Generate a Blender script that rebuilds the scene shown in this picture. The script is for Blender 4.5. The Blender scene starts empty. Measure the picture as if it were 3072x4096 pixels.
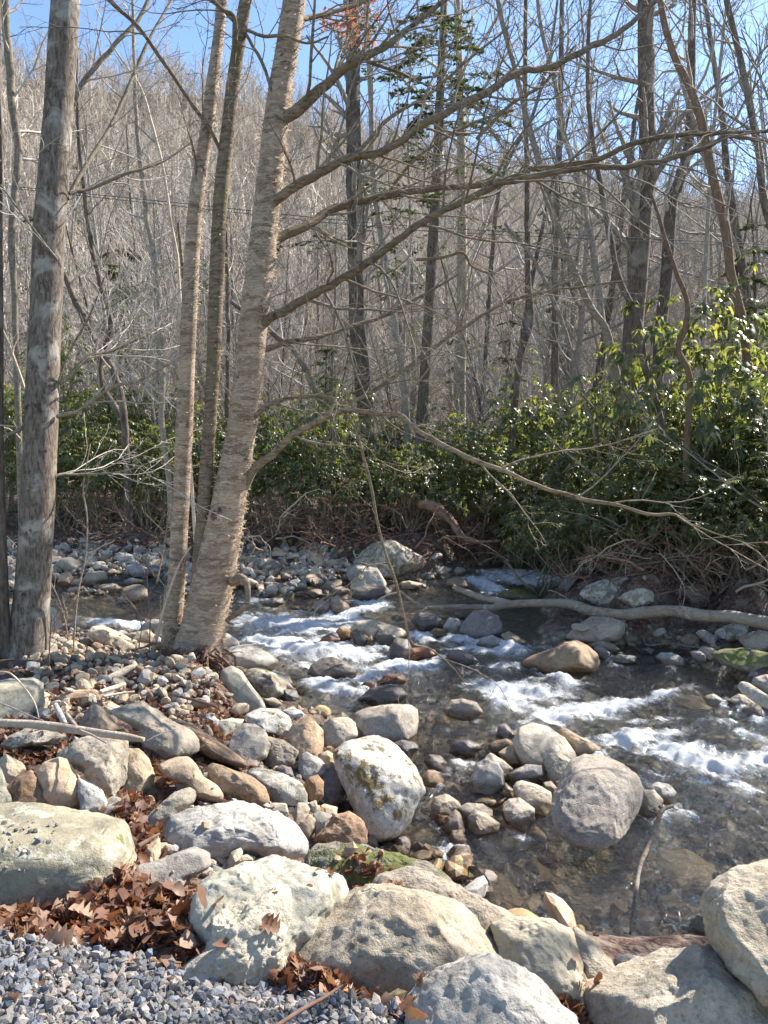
import bpy, math, random
import numpy as np
from mathutils import Vector, noise as mnoise
from mathutils.bvhtree import BVHTree

# ------------------------------------------------------------------ camera, sky, sun, exposure
S = bpy.context.scene
COL = S.collection
PITCH = math.radians(4.3); VF = math.radians(67.0)
CAMZ = 1.6
cd = bpy.data.cameras.new('camera'); cam = bpy.data.objects.new('camera', cd); COL.objects.link(cam)
cd.sensor_fit = 'VERTICAL'; cd.angle = VF; cd.clip_end = 3000; cd.clip_start = 0.05
cam.location = (0, 0, CAMZ); cam.rotation_euler = (math.pi/2 - PITCH, 0, 0)
S.camera = cam
SUN_AZ = math.radians(53); SUN_EL = math.radians(41)
w = bpy.data.worlds.new('World'); S.world = w; w.use_nodes = True
nt = w.node_tree; bg = nt.nodes['Background']
sky = nt.nodes.new('ShaderNodeTexSky'); sky.sky_type = 'NISHITA'; sky.sun_disc = False
sky.sun_elevation = SUN_EL; sky.sun_rotation = SUN_AZ; sky.air_density = 1.0; sky.dust_density = 0.2; sky.ozone_density = 3.0
nt.links.new(sky.outputs[0], bg.inputs[0]); bg.inputs[1].default_value = 0.105
sl = bpy.data.lights.new('sun', 'SUN'); sl.energy = 5.0; sl.angle = math.radians(0.53); sl.color = (1.0, 0.94, 0.86)
so = bpy.data.objects.new('sun', sl); COL.objects.link(so)
sundir = Vector((math.sin(SUN_AZ)*math.cos(SUN_EL), math.cos(SUN_AZ)*math.cos(SUN_EL), math.sin(SUN_EL)))
so.rotation_euler = sundir.to_track_quat('Z', 'Y').to_euler(); so.location = (20, 20, 30)
S.view_settings.view_transform = 'Standard'; S.view_settings.look = 'None'
S.view_settings.exposure = 1.38; S.view_settings.gamma = 1
S.render.engine = 'CYCLES'
try:
    S.cycles.max_bounces = 8; S.cycles.transparent_max_bounces = 12
    S.cycles.diffuse_bounces = 3; S.cycles.glossy_bounces = 3
except Exception: pass

# ------------------------------------------------------------------ pixel <-> world
# distances are real: a point is a view ray (source pixels of a 3072 x 4096 frame) cut at a forward distance or at the ground
FPX = 2048/math.tan(VF/2)
ZO = {'ov': (0, 0, 1.8517)}
for k, (x, y) in {'r1': (0, 2100), 'r2': (1000, 2100), 'r3': (1972, 2100), 'r4': (0, 2700), 'r5': (1000, 2700), 'r6': (1972, 2700)}.items(): ZO[k] = (x, y, 0.66305)
for k, (x, y) in {'r7': (0, 3300), 'r8': (1536, 3300), 't1': (0, 0), 't2': (1536, 0), 't3': (0, 1100), 't4': (1536, 1100)}.items(): ZO[k] = (x, y, 0.92586)
def src(reg, x, y):
    a, b, s = ZO[reg]; return a+x*s, b+y*s
def ray(sx, sy):
    dx = (sx-1536)/FPX; dy = (2048-sy)/FPX
    c, s = math.cos(PITCH), math.sin(PITCH)
    return np.array([dx, c + dy*s, -s + dy*c])        # unnormalised, camera depth 1
def at(reg, x, y, Y):
    r = ray(*src(reg, x, y)); k = Y/r[1]
    return np.array([0, 0, CAMZ]) + r*k
def zw(Y):                                             # water level: the stream falls towards the camera
    Y = np.clip(Y, 2, 24); return -1.54 + 0.06*Y
def hitz(sx, sy, z):
    r = ray(sx, sy); k = (z-CAMZ)/r[2]; return np.array([0, 0, CAMZ]) + r*k
def hitw(sx, sy, dep=0.0):
    r = ray(sx, sy); k = (-1.54-dep-CAMZ)/(r[2]-0.06*r[1]); return np.array([0, 0, CAMZ]) + r*k

# ------------------------------------------------------------------ numpy noise
def _h(ix, iy, iz, seed):
    h = (ix*374761393 + iy*668265263 + iz*2147483647 + seed*1274126177) & 0xffffffff
    h = ((h ^ (h >> 13))*1274126177) & 0xffffffff
    return ((h ^ (h >> 16)) & 0xffff)/32767.5 - 1.0
def vnoise(P, seed=0):
    P = np.asarray(P, float); f = np.floor(P); i = f.astype(np.int64); t = P-f; t = t*t*t*(t*(t*6-15)+10)
    x, y, z = i[..., 0], i[..., 1], i[..., 2]; r = 0
    for a in (0, 1):
        wa = t[..., 0] if a else 1-t[..., 0]
        for b in (0, 1):
            wb = t[..., 1] if b else 1-t[..., 1]
            for c in (0, 1):
                wc = t[..., 2] if c else 1-t[..., 2]
                r = r + wa*wb*wc*_h(x+a, y+b, z+c, seed)
    return r
ROT = np.array([[0.8, 0.6, 0], [-0.48, 0.64, 0.6], [0.36, -0.48, 0.8]])
def fbm(P, octv=4, seed=0, gain=0.5, lac=2.03):
    P = np.asarray(P, float); s = 0; a = 1
    for o in range(octv):
        s = s + a*vnoise(P, seed+o*17); P = (P@ROT)*lac; a *= gain
    return s

# ------------------------------------------------------------------ object helpers
def tag(o, label=None, cat=None, group=None, kind=None):
    if label: o['label'] = label
    if cat: o['category'] = cat
    if group: o['group'] = group
    if kind: o['kind'] = kind
    return o
def mesh_np(name, V, F, mats=None, smooth=True, parent=None, loc=None, attrs=None, mi=None):
    """F: (n,k) int array, all same size, or list of such arrays"""
    me = bpy.data.meshes.new(name)
    Fs = F if isinstance(F, list) else [F]
    V = np.asarray(V, np.float32)
    nl = sum(f.size for f in Fs); nf = sum(len(f) for f in Fs)
    me.vertices.add(len(V)); me.vertices.foreach_set('co', V.ravel())
    me.loops.add(nl); me.polygons.add(nf)
    li = np.concatenate([f.ravel() for f in Fs]).astype(np.int32)
    tot = np.concatenate([np.full(len(f), f.shape[1], np.int32) for f in Fs])
    st = np.concatenate([[0], np.cumsum(tot)[:-1]]).astype(np.int32)
    me.loops.foreach_set('vertex_index', li)
    me.polygons.foreach_set('loop_start', st); me.polygons.foreach_set('loop_total', tot)
    if mi is not None: me.polygons.foreach_set('material_index', np.asarray(mi, np.int32))
    me.polygons.foreach_set('use_smooth', np.full(nf, smooth, bool))
    me.update(calc_edges=True)
    if attrs:
        for k, a in attrs.items():
            at_ = me.attributes.new(k, 'FLOAT', 'POINT'); at_.data.foreach_set('value', np.asarray(a, np.float32))
    for m in (mats or []): me.materials.append(m)
    o = bpy.data.objects.new(name, me); COL.objects.link(o)
    if parent: o.parent = parent
    if loc is not None: o.location = loc
    return o
def empty(name, loc):
    o = bpy.data.objects.new(name, None); COL.objects.link(o); o.location = loc; o.empty_display_size = 0.1
    return o
def copy_tree(o, parent=None):
    c = o.copy(); COL.objects.link(c); c.parent = parent
    for ch in o.children: copy_tree(ch, c)
    return c
def grid_faces(nr, nc):
    i = np.arange(nr*nc).reshape(nr, nc)
    return np.stack([i[:-1, :-1], i[:-1, 1:], i[1:, 1:], i[1:, :-1]], -1).reshape(-1, 4)

_ICO = {}
def ico(n):
    if n in _ICO: return _ICO[n]
    import bmesh
    bm = bmesh.new(); bmesh.ops.create_icosphere(bm, subdivisions=n, radius=1)
    V = np.array([v.co[:] for v in bm.verts]); F = np.array([[v.index for v in f.verts] for f in bm.faces]); bm.free()
    V /= np.linalg.norm(V, axis=1)[:, None]
    _ICO[n] = (V, F); return V, F

class Tubes:
    def __init__(s): s.V = []; s.F = []; s.n = 0
    def add(s, pts, rad, sides=5, cap=False, bump=0.0, seed=0):
        pts = np.asarray(pts, float); rad = np.asarray(rad, float)
        if cap:
            e0 = pts[0]-(pts[1]-pts[0])*1e-2; e1 = pts[-1]+(pts[-1]-pts[-2])*1e-2
            pts = np.vstack([e0, pts, e1]); rad = np.concatenate([[rad[0]*0.02], rad, [rad[-1]*0.02]])
        T = np.gradient(pts, axis=0); T /= np.linalg.norm(T, axis=1)[:, None]+1e-9
        ref = np.array([0.31, 0.95, 0.05]) if abs(T[:, 2]).mean() > 0.5 else np.array([0.1, 0.2, 0.97])
        N = np.cross(T, ref); N /= np.linalg.norm(N, axis=1)[:, None]+1e-9; B = np.cross(T, N)
        a = np.arange(sides)/sides*2*math.pi
        ring = N[:, None]*np.cos(a)[None, :, None] + B[:, None]*np.sin(a)[None, :, None]
        rr = rad[:, None, None]*np.ones((1, sides, 1))
        if bump > 0:
            q = pts[:, None] + ring*rad[:, None, None]
            rr = rr*(1 + bump*fbm(q*np.array([4, 4, 2.0]), 3, seed)[..., None])
        V = (pts[:, None] + ring*rr).reshape(-1, 3)
        n, m = len(pts), sides; i = np.arange(n*m).reshape(n, m)
        F = np.stack([i[:-1], np.roll(i, -1, 1)[:-1], np.roll(i, -1, 1)[1:], i[1:]], -1).reshape(-1, 4) + s.n
        s.V.append(V); s.F.append(F); s.n += len(V)
    def build(s, name, mat, parent=None, loc=None, base=None):
        V = np.concatenate(s.V)
        if base is not None: V = V - np.asarray(base)
        F = [np.concatenate(s.F)]
        return mesh_np(name, V, F, [mat], True, parent, loc)

def smooth_path(P, n):
    """Catmull-Rom through control rows (any number of columns)"""
    P = np.asarray(P, float); m = len(P)
    Q = np.vstack([2*P[0]-P[1], P, 2*P[-1]-P[-2]]); out = []
    for u in np.linspace(0, m-1-1e-6, n):
        i = int(u); t = u-i; a, b, c, d = Q[i], Q[i+1], Q[i+2], Q[i+3]
        out.append(0.5*((2*b)+(c-a)*t+(2*a-5*b+4*c-d)*t*t+(3*b-a-3*c+d)*t**3))
    return np.array(out)

def walk(rng, p, d, L, n, wig, up, droop=0.0):
    pts = [np.array(p)]; d = np.array(d); d = d/np.linalg.norm(d); st = L/n
    for i in range(n):
        d = d + rng.normal(0, wig, 3) + np.array([0, 0, up - droop*i/n])
        d /= np.linalg.norm(d); pts.append(pts[-1] + d*st)
    return np.array(pts)

def grow(rng, tb, pts, rad, spec, lvl=0, tmin=0.15, tmax=0.98):
    """spec: list of dicts per level: n, L (fraction of parent length or abs), ang, wig, up, seg, sides, rf, rmin"""
    if lvl >= len(spec): return
    s = spec[lvl]; n = s['n'] if isinstance(s['n'], int) else int(rng.integers(s['n'][0], s['n'][1]+1))
    seglen = np.linalg.norm(np.diff(pts, axis=0), axis=1); Ltot = seglen.sum()
    for k in range(n):
        t = tmin + (tmax-tmin)*(k+rng.random())/n
        f = t*(len(pts)-1); i = min(int(f), len(pts)-2); q = f-i
        p = pts[i]*(1-q)+pts[i+1]*q; r0 = rad[i]*(1-q)+rad[i+1]*q
        T = pts[i+1]-pts[i]; T /= np.linalg.norm(T)+1e-9
        v = rng.normal(0, 1, 3); v -= T*v.dot(T); v /= np.linalg.norm(v)+1e-9
        if 'flat' in s: v[2] *= s['flat']; v /= np.linalg.norm(v)+1e-9
        a = s['ang']*rng.uniform(0.7, 1.25)
        d = T*math.cos(a)+v*math.sin(a)
        if 'L' in s: L = s['L']*rng.uniform(0.55, 1.2)*(1-s.get('taper', 0.55)*t)
        else: L = Ltot*s['Lf']*rng.uniform(0.5, 1.15)*(1-s.get('taper', 0.55)*t)
        r = max(min(r0*s['rf'], r0*0.8), s['rmin'])
        nseg = s['seg']
        pp = walk(rng, p, d, L, nseg, s['wig'], s['up'], s.get('droop', 0))
        rr = np.linspace(r, max(r*0.3, s['rmin']*0.7), nseg+1)
        tb.add(pp, rr, s['sides'])
        grow(rng, tb, pp, rr, spec, lvl+1, 0.2, 0.97)

# ------------------------------------------------------------------ materials
class NT:
    def __init__(s, name):
        s.m = bpy.data.materials.new(name); s.m.use_nodes = True; s.t = s.m.node_tree; s.t.nodes.clear()
        s.out = s.t.nodes.new('ShaderNodeOutputMaterial')
    def n(s, typ, **kw):
        nd = s.t.nodes.new('ShaderNode'+typ)
        for k, v in kw.items():
            if k.startswith('i_'):
                key = k[2:]; key = int(key) if key.isdigit() else key.replace('_', ' ')
                s.set(nd.inputs[key], v)
            else: setattr(nd, k, v)
        return nd
    def set(s, inp, v):
        if isinstance(v, bpy.types.NodeSocket): s.t.links.new(v, inp)
        elif isinstance(v, (tuple, list)) and len(v) == 3 and inp.type == 'RGBA': inp.default_value = (*v, 1)
        else: inp.default_value = v
    def noise(s, vec, scale, detail=4, rough=0.55, dist=0.0):
        return s.n('TexNoise', i_Vector=vec, i_Scale=scale, i_Detail=detail, i_Roughness=rough, i_Distortion=dist).outputs[0]
    def ramp(s, fac, stops, interp='LINEAR'):
        r = s.n('ValToRGB', i_0=fac); cr = r.color_ramp; cr.interpolation = interp
        while len(cr.elements) < len(stops): cr.elements.new(0.5)
        for e, (p, c) in zip(cr.elements, stops):
            e.position = p; e.color = (*c, 1) if not isinstance(c, (int, float)) else (c, c, c, 1)
        return r.outputs[0]
    def mix(s, f, a, b, blend='MIX'):
        m = s.n('Mix', data_type='RGBA', blend_type=blend)
        s.set(m.inputs[0], f); s.set(m.inputs[6], a); s.set(m.inputs[7], b); return m.outputs[2]
    def math(s, op, a, b=0.0, c=0.0, clamp=False):
        m = s.n('Math', operation=op, use_clamp=clamp); s.set(m.inputs[0], a); s.set(m.inputs[1], b); s.set(m.inputs[2], c); return m.outputs[0]
    def mapr(s, v, a, b, c=0.0, d=1.0):
        m = s.n('MapRange', i_Value=v, i_From_Min=a, i_From_Max=b, i_To_Min=c, i_To_Max=d); return m.outputs[0]
    def obj(s): return s.n('TexCoord').outputs['Object']
    def pos(s): return s.n('NewGeometry').outputs['Position']
    def nrm(s): return s.n('NewGeometry').outputs['Normal']
    def rnd(s): return s.n('ObjectInfo').outputs['Random']
    def sep(s, v): return s.n('SeparateXYZ', i_0=v).outputs
    def vmul(s, v, k):
        m = s.n('VectorMath', operation='MULTIPLY'); s.set(m.inputs[0], v); m.inputs[1].default_value = k; return m.outputs[0]
    def vadd(s, a, b):
        m = s.n('VectorMath', operation='ADD'); s.set(m.inputs[0], a); s.set(m.inputs[1], b); return m.outputs[0]
    def bump(s, h, strength=0.5, dist=0.02, normal=None):
        b = s.n('Bump', i_Height=h, i_Strength=strength, i_Distance=dist)
        if normal is not None: s.set(b.inputs['Normal'], normal)
        return b.outputs[0]
    def pbr(s, col, rough=0.8, normal=None, spec=0.3, **kw):
        p = s.n('BsdfPrincipled'); s.set(p.inputs['Base Color'], col); s.set(p.inputs['Roughness'], rough); s.set(p.inputs['Specular IOR Level'], spec)
        if normal is not None: s.set(p.inputs['Normal'], normal)
        for k, v in kw.items(): s.set(p.inputs[k.replace('_', ' ')], v)
        return p.outputs[0]
    def done(s, sh): s.t.links.new(sh, s.out.inputs[0]); return s.m

def rock_mat(name, c1, c2, c3=None, spots=0.4, moss=0.0, mosscol=(0.10, 0.11, 0.02), strata=0.0, lichen=0.0, lichcol=(0.5, 0.5, 0.44), bumpk=1.0, wetall=0.0, rough=0.85):
    n = NT(name); c3 = c3 or tuple(x*0.45 for x in c1)
    o = n.vadd(n.obj(), n.vmul(n.n('CombineXYZ', i_0=n.rnd(), i_1=n.rnd(), i_2=n.rnd()).outputs[0], (37, 91, 53)))
    big = n.noise(o, 2.6, 5, 0.6, 0.6); mid = n.noise(o, 11, 6, 0.65); fine = n.noise(o, 75, 4, 0.7); grit = n.noise(o, 210, 2, 0.6)
    col = n.mix(n.mapr(big, 0.38, 0.62), c1, c2)
    col = n.mix(n.mapr(mid, 0.52, 0.72, 0, 0.75), col, tuple(min(1, x*1.25+0.02) for x in c2))
    col = n.mix(n.mapr(mid, 0.45, 0.30, 0, 0.8), col, c3)
    col = n.mix(n.mapr(fine, 0.53, 0.66, 0, spots), col, c3); col = n.mix(n.mapr(n.noise(o, 26, 4, 0.7), 0.52, 0.68, 0, 0.5), col, tuple(x*0.75 for x in c3))
    col = n.mix(n.mapr(grit, 0.55, 0.75, 0, 0.45), col, tuple(min(1, x*1.5+0.06) for x in c1))
    h = n.math('ADD', n.math('MULTIPLY', mid, 0.32), n.math('ADD', n.math('MULTIPLY', fine, 0.35), n.math('MULTIPLY', grit, 0.10)))
    if strata:
        sv = n.vmul(o, (2.0, 3.0, 26.0)); st = n.noise(sv, 1.0, 4, 0.6, 0.8)
        col = n.mix(n.mapr(st, 0.55, 0.7, 0, strata), col, c3); h = n.math('ADD', h, n.math('MULTIPLY', st, 0.6*strata))
    # iron / damp stain in broad patches
    stn = n.noise(o, 4.3, 3, 0.5, 1.0)
    col = n.mix(n.mapr(stn, 0.56, 0.74, 0, 0.25), col, (c1[0]*0.85, c1[1]*0.66, c1[2]*0.42))
    vor = n.n('TexVoronoi', feature='DISTANCE_TO_EDGE', i_Vector=n.vadd(o, n.vmul(n.n('TexNoise', i_Vector=o, i_Scale=3.0).outputs[1], (0.6, 0.6, 0.6))), i_Scale=1.9).outputs[0]
    crack = n.math('MULTIPLY', n.mapr(vor, 0.0, 0.02, 1, 0), n.mapr(mid, 0.5, 0.6))
    col = n.mix(n.math('MULTIPLY', crack, 0.25), col, tuple(x*0.3 for x in c3))
    h = n.math('SUBTRACT', h, n.math('MULTIPLY', crack, 0.3))
    nz = n.sep(n.nrm())[2]
    if lichen:
        lf = n.mapr(n.noise(o, 9, 6, 0.7), 0.62-0.16*lichen, 0.68-0.16*lichen)
        col = n.mix(n.math('MULTIPLY', lf, 0.8), col, lichcol)
    if moss:
        mf = n.math('MULTIPLY', n.mapr(n.noise(o, 5, 6, 0.7), 0.68-0.3*moss, 0.74-0.3*moss), n.mapr(nz, -0.1, 0.35))
        mc = n.mix(n.noise(o, 60, 3), mosscol, tuple(x*2.4 for x in mosscol))
        col = n.mix(mf, col, mc); h = n.math('ADD', h, n.math('MULTIPLY', mf, 0.5))
    col = n.mix(1.0, col, (1.06, 0.99, 0.88), 'MULTIPLY')
    hsv = n.n('HueSaturation', i_Hue=n.mapr(n.rnd(), 0, 1, 0.492, 0.508), i_Saturation=n.mapr(n.rnd(), 0, 1, 1.1, 0.75), i_Value=n.mapr(n.math('FRACT', n.math('MULTIPLY', n.rnd(), 7.3)), 0, 1, 0.82, 1.12), i_Color=col).outputs[0]
    p = n.sep(n.pos())
    above = n.math('SUBTRACT', p[2], n.math('ADD', n.math('MULTIPLY', p[1], 0.06), -1.54))
    wet = n.mapr(n.math('ADD', above, n.math('MULTIPLY', mid, -0.10)), 0.065, 0.01)
    if wetall: wet = n.math('MAXIMUM', wet, n.mapr(big, 0.35, 0.6, wetall*0.5, wetall))
    col = n.mix(wet, hsv, n.mix(1.0, hsv, (0.42, 0.36, 0.30), 'MULTIPLY'))
    ro = n.mapr(wet, 0, 1, rough, 0.22)
    return n.done(n.pbr(col, ro, n.bump(h, 0.65*bumpk, 0.026), 0.35))

K = {}
K['tan'] = rock_mat('tan_stone', (0.40, 0.32, 0.23), (0.50, 0.41, 0.30), (0.22, 0.16, 0.10))
K['grey'] = rock_mat('grey_stone', (0.32, 0.315, 0.31), (0.43, 0.425, 0.41), (0.16, 0.15, 0.14), strata=0.35)
K['pale'] = rock_mat('pale_stone', (0.36, 0.315, 0.25), (0.46, 0.415, 0.345), (0.20, 0.165, 0.12))
K['cream'] = rock_mat('cream_stone', (0.40, 0.35, 0.26), (0.49, 0.445, 0.36), (0.22, 0.16, 0.10), bumpk=1.5)
K['green'] = rock_mat('greenish_slab', (0.24, 0.235, 0.185), (0.36, 0.34, 0.26), (0.15, 0.15, 0.11), moss=0.12, lichen=0.5, lichcol=(0.48, 0.50, 0.44))
K['greenpale'] = rock_mat('pale_green_block', (0.32, 0.31, 0.25), (0.39, 0.375, 0.305), (0.24, 0.22, 0.16), bumpk=0.7)
K['gran'] = rock_mat('speckled_granite', (0.36, 0.30, 0.25), (0.46, 0.41, 0.35), (0.16, 0.13, 0.11), spots=0.8, bumpk=1.4)
K['gold'] = rock_mat('golden_granite', (0.36, 0.31, 0.235), (0.48, 0.44, 0.36), (0.18, 0.14, 0.095), spots=0.6, bumpk=1.4)
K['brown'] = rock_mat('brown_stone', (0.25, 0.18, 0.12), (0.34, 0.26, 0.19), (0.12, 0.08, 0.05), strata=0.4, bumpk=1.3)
K['rough'] = rock_mat('rough_grey_brown', (0.30, 0.26, 0.20), (0.40, 0.36, 0.30), (0.14, 0.11, 0.08), spots=0.6, bumpk=2.0)
K['blue'] = rock_mat('blue_grey_stone', (0.27, 0.265, 0.255), (0.38, 0.375, 0.355), (0.16, 0.16, 0.16), bumpk=1.2)
K['dark'] = rock_mat('dark_wet_stone', (0.13, 0.12, 0.115), (0.20, 0.185, 0.175), (0.06, 0.05, 0.05), wetall=0.5, rough=0.5, strata=0.4)
K['red'] = rock_mat('rusty_wet_stone', (0.20, 0.09, 0.05), (0.30, 0.17, 0.10), (0.09, 0.04, 0.03), wetall=0.5, rough=0.5)
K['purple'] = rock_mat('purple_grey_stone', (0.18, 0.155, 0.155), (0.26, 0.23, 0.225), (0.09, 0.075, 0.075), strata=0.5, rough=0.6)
K['orange'] = rock_mat('orange_brown_stone', (0.30, 0.20, 0.115), (0.40, 0.31, 0.20), (0.13, 0.08, 0.04), wetall=0.35, bumpk=1.4)
K['mossy'] = rock_mat('mossy_dome_stone', (0.40, 0.39, 0.35), (0.52, 0.51, 0.47), (0.17, 0.15, 0.12), moss=0.5, mosscol=(0.10, 0.075, 0.026), lichen=0.6, lichcol=(0.60, 0.60, 0.56), bumpk=1.0)
K['moss'] = rock_mat('moss_covered_stone', (0.19, 0.17, 0.13), (0.27, 0.25, 0.20), moss=0.85, mosscol=(0.075, 0.085, 0.012), bumpk=1.3)
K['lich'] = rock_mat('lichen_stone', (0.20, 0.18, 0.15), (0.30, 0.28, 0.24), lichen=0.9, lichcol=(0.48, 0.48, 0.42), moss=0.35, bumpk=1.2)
K['bed'] = rock_mat('streambed_stone', (0.34, 0.25, 0.12), (0.44, 0.36, 0.21), (0.14, 0.10, 0.05), bumpk=0.8)

def bark_mat(name, a, b, c, bands=(1, 1, 4), scale=14, bumps=0.8, patches=None, pscale=2.5, vr=(0.8, 1.2)):
    n = NT(name); o = n.obj(); v = n.vmul(o, bands)
    n1 = n.noise(v, scale, 6, 0.65, 0.4); n2 = n.noise(o, pscale, 5, 0.6, 0.5); n3 = n.noise(v, scale*5, 3, 0.6)
    col = n.mix(n.mapr(n1, 0.36, 0.64), a, b); col = n.mix(n.mapr(n3, 0.55, 0.75, 0, 0.5), col, tuple(x*0.4 for x in a))
    col = n.mix(n.mapr(n2, 0.52, 0.64, 0, 0.75), col, c)
    if patches: col = n.mix(n.mapr(n.noise(o, 7, 5, 0.7), 0.60, 0.66, 0, 0.85), col, patches)
    col = n.n('HueSaturation', i_Value=n.mapr(n.rnd(), 0, 1, vr[0], vr[1]), i_Color=col).outputs[0]
    h = n.math('ADD', n1, n.math('MULTIPLY', n3, 0.35))
    return n.done(n.pbr(col, 0.9, n.bump(h, bumps*.8, 0.014), 0.15))
def leaf_mat(name, cols, rough=0.45, trans=0.35, tcol=None, spec=0.5, per='loc', bumpn=True):
    n = NT(name); o = n.obj()
    r = n.n('NewGeometry').outputs['Random Per Island']
    col = n.ramp(r, [(i/(len(cols)-1), c) for i, c in enumerate(cols)])
    col = n.mix(n.mapr(n.noise(o, 40, 3), 0.4, 0.7, 0, 0.4), col, n.mix(1.0, col, (0.5, 0.45, 0.4), 'MULTIPLY'))
    p = n.pbr(col, rough, None, spec)
    t = n.n('BsdfTranslucent'); n.set(t.inputs[0], n.mix(1.0, col, tcol or (1.6, 1.6, 0.9), 'MULTIPLY'))
    m = n.n('MixShader', i_0=trans); n.t.links.new(p, m.inputs[1]); n.t.links.new(t.outputs[0], m.inputs[2])
    return n.done(m.outputs[0])

B = {}
B['left'] = bark_mat('mottled_grey_bark', (0.095, 0.073, 0.055), (0.30, 0.25, 0.20), (0.46, 0.43, 0.37), (3.2, 3.2, 0.75), 13, 1.0, patches=(0.055, 0.045, 0.035), pscale=4)
def birch():
    n = NT('peeling_birch_bark'); o = n.obj()
    v = n.vmul(o, (1.2, 1.2, 9)); n1 = n.noise(v, 7, 6, 0.7, 0.8); n2 = n.noise(n.vmul(o, (1, 1, 3)), 4, 5, 0.65, 0.5)
    v2 = n.vmul(o, (2, 2, 16)); n3 = n.noise(v2, 7, 4, 0.7)
    col = n.mix(n.mapr(n1, 0.35, 0.6), (0.37, 0.27, 0.185), (0.60, 0.48, 0.365))
    col = n.mix(n.mapr(n2, 0.5, 0.68, 0, 0.65), col, (0.40, 0.26, 0.16))
    col = n.mix(n.math('MULTIPLY', n.mapr(n3, 0.51, 0.58, 0, 0.9), n.mapr(n.noise(o, 2.2, 4, .7), .38, .6, .15, 1)), col, (0.11, 0.075, 0.05)); n4 = n.noise(n.vmul(o, (3, 3, 30)), 9, 4, 0.7); col = n.mix(n.mapr(n4, 0.52, 0.60, 0, 0.6), col, (0.66, 0.57, 0.46))
    vc = n.n('TexVoronoi', i_Vector=n.vadd(n.vmul(o, (2.2, 2.2, 9)), n.vmul(n.n('TexNoise', i_Vector=o, i_Scale=6.0).outputs[1], (1.2, 1.2, 1.2))), i_Scale=3.0); pl = n.sep(vc.outputs['Color'])[0]
    col = n.mix(1.0, col, n.ramp(pl, [(0, (.58, .53, .49)), (.35, (.88, .85, .82)), (1, (1.15, 1.12, 1.08))]), 'MULTIPLY')
    pn = n.noise(o, 3.1, 4, 0.65)
    col = n.mix(n.mapr(pn, 0.66, 0.69, 0, 0.9), col, (0.12, 0.05, 0.045))
    h = n.math('ADD', n1, n.math('ADD', n.math('MULTIPLY', n3, -1.2), n.math('MULTIPLY', n4, 1.0))); h = n.math('ADD', h, n.math('MULTIPLY', pl, 1.2))
    return n.done(n.pbr(col, 0.75, n.bump(h, 0.7, 0.02), 0.25))
B['birch'] = birch()
B['birchdark'] = bark_mat('lichened_branch_bark', (0.115, 0.085, 0.055), (0.31, 0.24, 0.17), (0.18, 0.16, 0.085), (1.2, 1.2, 5), 9, 1.0, patches=(0.06, 0.045, 0.035))
B['branch'] = bark_mat('branch_bark', (0.16, 0.125, 0.09), (0.36, 0.30, 0.23), (0.21, 0.20, 0.12), (1, 1, 1), 22, 0.9, patches=(0.42, 0.38, 0.31), pscale=5)
B['dark'] = bark_mat('dark_ridged_bark', (0.075, 0.055, 0.042), (0.20, 0.16, 0.125), (0.27, 0.24, 0.20), (3, 3, 0.6), 11, 1.0)
B['red'] = bark_mat('reddish_stem_bark', (0.15, 0.095, 0.06), (0.29, 0.20, 0.135), (0.22, 0.165, 0.12), (3, 3, 0.6), 12, 0.8)
B['grey'] = bark_mat('grey_forest_bark', (0.20, 0.17, 0.14), (0.38, 0.34, 0.29), (0.34, 0.32, 0.27), (2, 2, 1), 9, 0.6)
B['twig'] = bark_mat('pale_twig_bark', (0.38, 0.33, 0.28), (0.56, 0.51, 0.44), (0.32, 0.27, 0.22), (1, 1, 1), 8, 0.2)
B['farwood'] = bark_mat('far_tree_bark', (0.46, 0.385, 0.31), (0.62, 0.54, 0.45), (0.38, 0.32, 0.25), (1, 1, 1), 2, 0.1, vr=(0.45, 1.5))
B['drift'] = bark_mat('bleached_driftwood', (0.46, 0.36, 0.26), (0.60, 0.51, 0.40), (0.36, 0.27, 0.18), (4, 1, 4), 9, 0.9)
B['driftgrey'] = bark_mat('grey_driftwood', (0.27, 0.24, 0.21), (0.42, 0.39, 0.35), (0.22, 0.17, 0.13), (3, 1, 3), 10, 0.9)
B['log'] = bark_mat('fallen_log_bark', (0.24, 0.18, 0.13), (0.42, 0.34, 0.26), (0.34, 0.31, 0.24), (1, 3, 3), 7, 1.0, patches=(0.50, 0.49, 0.42))
B['root'] = bark_mat('dead_root_bark', (0.14, 0.075, 0.05), (0.28, 0.19, 0.14), (0.18, 0.085, 0.055), (1, 1, 1), 10, 0.6)
LF = {}
LF['rhodo'] = leaf_mat('rhododendron_leaf', [(0.06, 0.083, 0.036), (0.10, 0.125, 0.05), (0.155, 0.17, 0.07), (0.07, 0.095, 0.045), (0.24, 0.22, 0.09)], 0.38, 0.48, (2.3, 2.25, 1.0), 0.55)
LF['hemlock'] = leaf_mat('hemlock_needles', [(0.08, 0.105, 0.055), (0.11, 0.14, 0.07), (0.14, 0.16, 0.09)], 0.6, 0.3, (1.8, 1.9, 1.0), 0.3)
LF['dead'] = leaf_mat('dead_oak_leaf', [(0.10, 0.045, 0.028), (0.21, 0.115, 0.070), (0.33, 0.22, 0.145), (0.17, 0.075, 0.04), (0.38, 0.27, 0.19), (0.12, 0.055, 0.038), (0.27, 0.13, 0.065)], 0.55, 0.22, (1.7, 1.15, 0.7), 0.3)
LF['curl'] = leaf_mat('bark_curl', [(0.50, 0.41, 0.30), (0.66, 0.58, 0.46), (0.40, 0.30, 0.20)], 0.5, 0.35, (1.3, 1.2, 1.0), 0.4)

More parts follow.
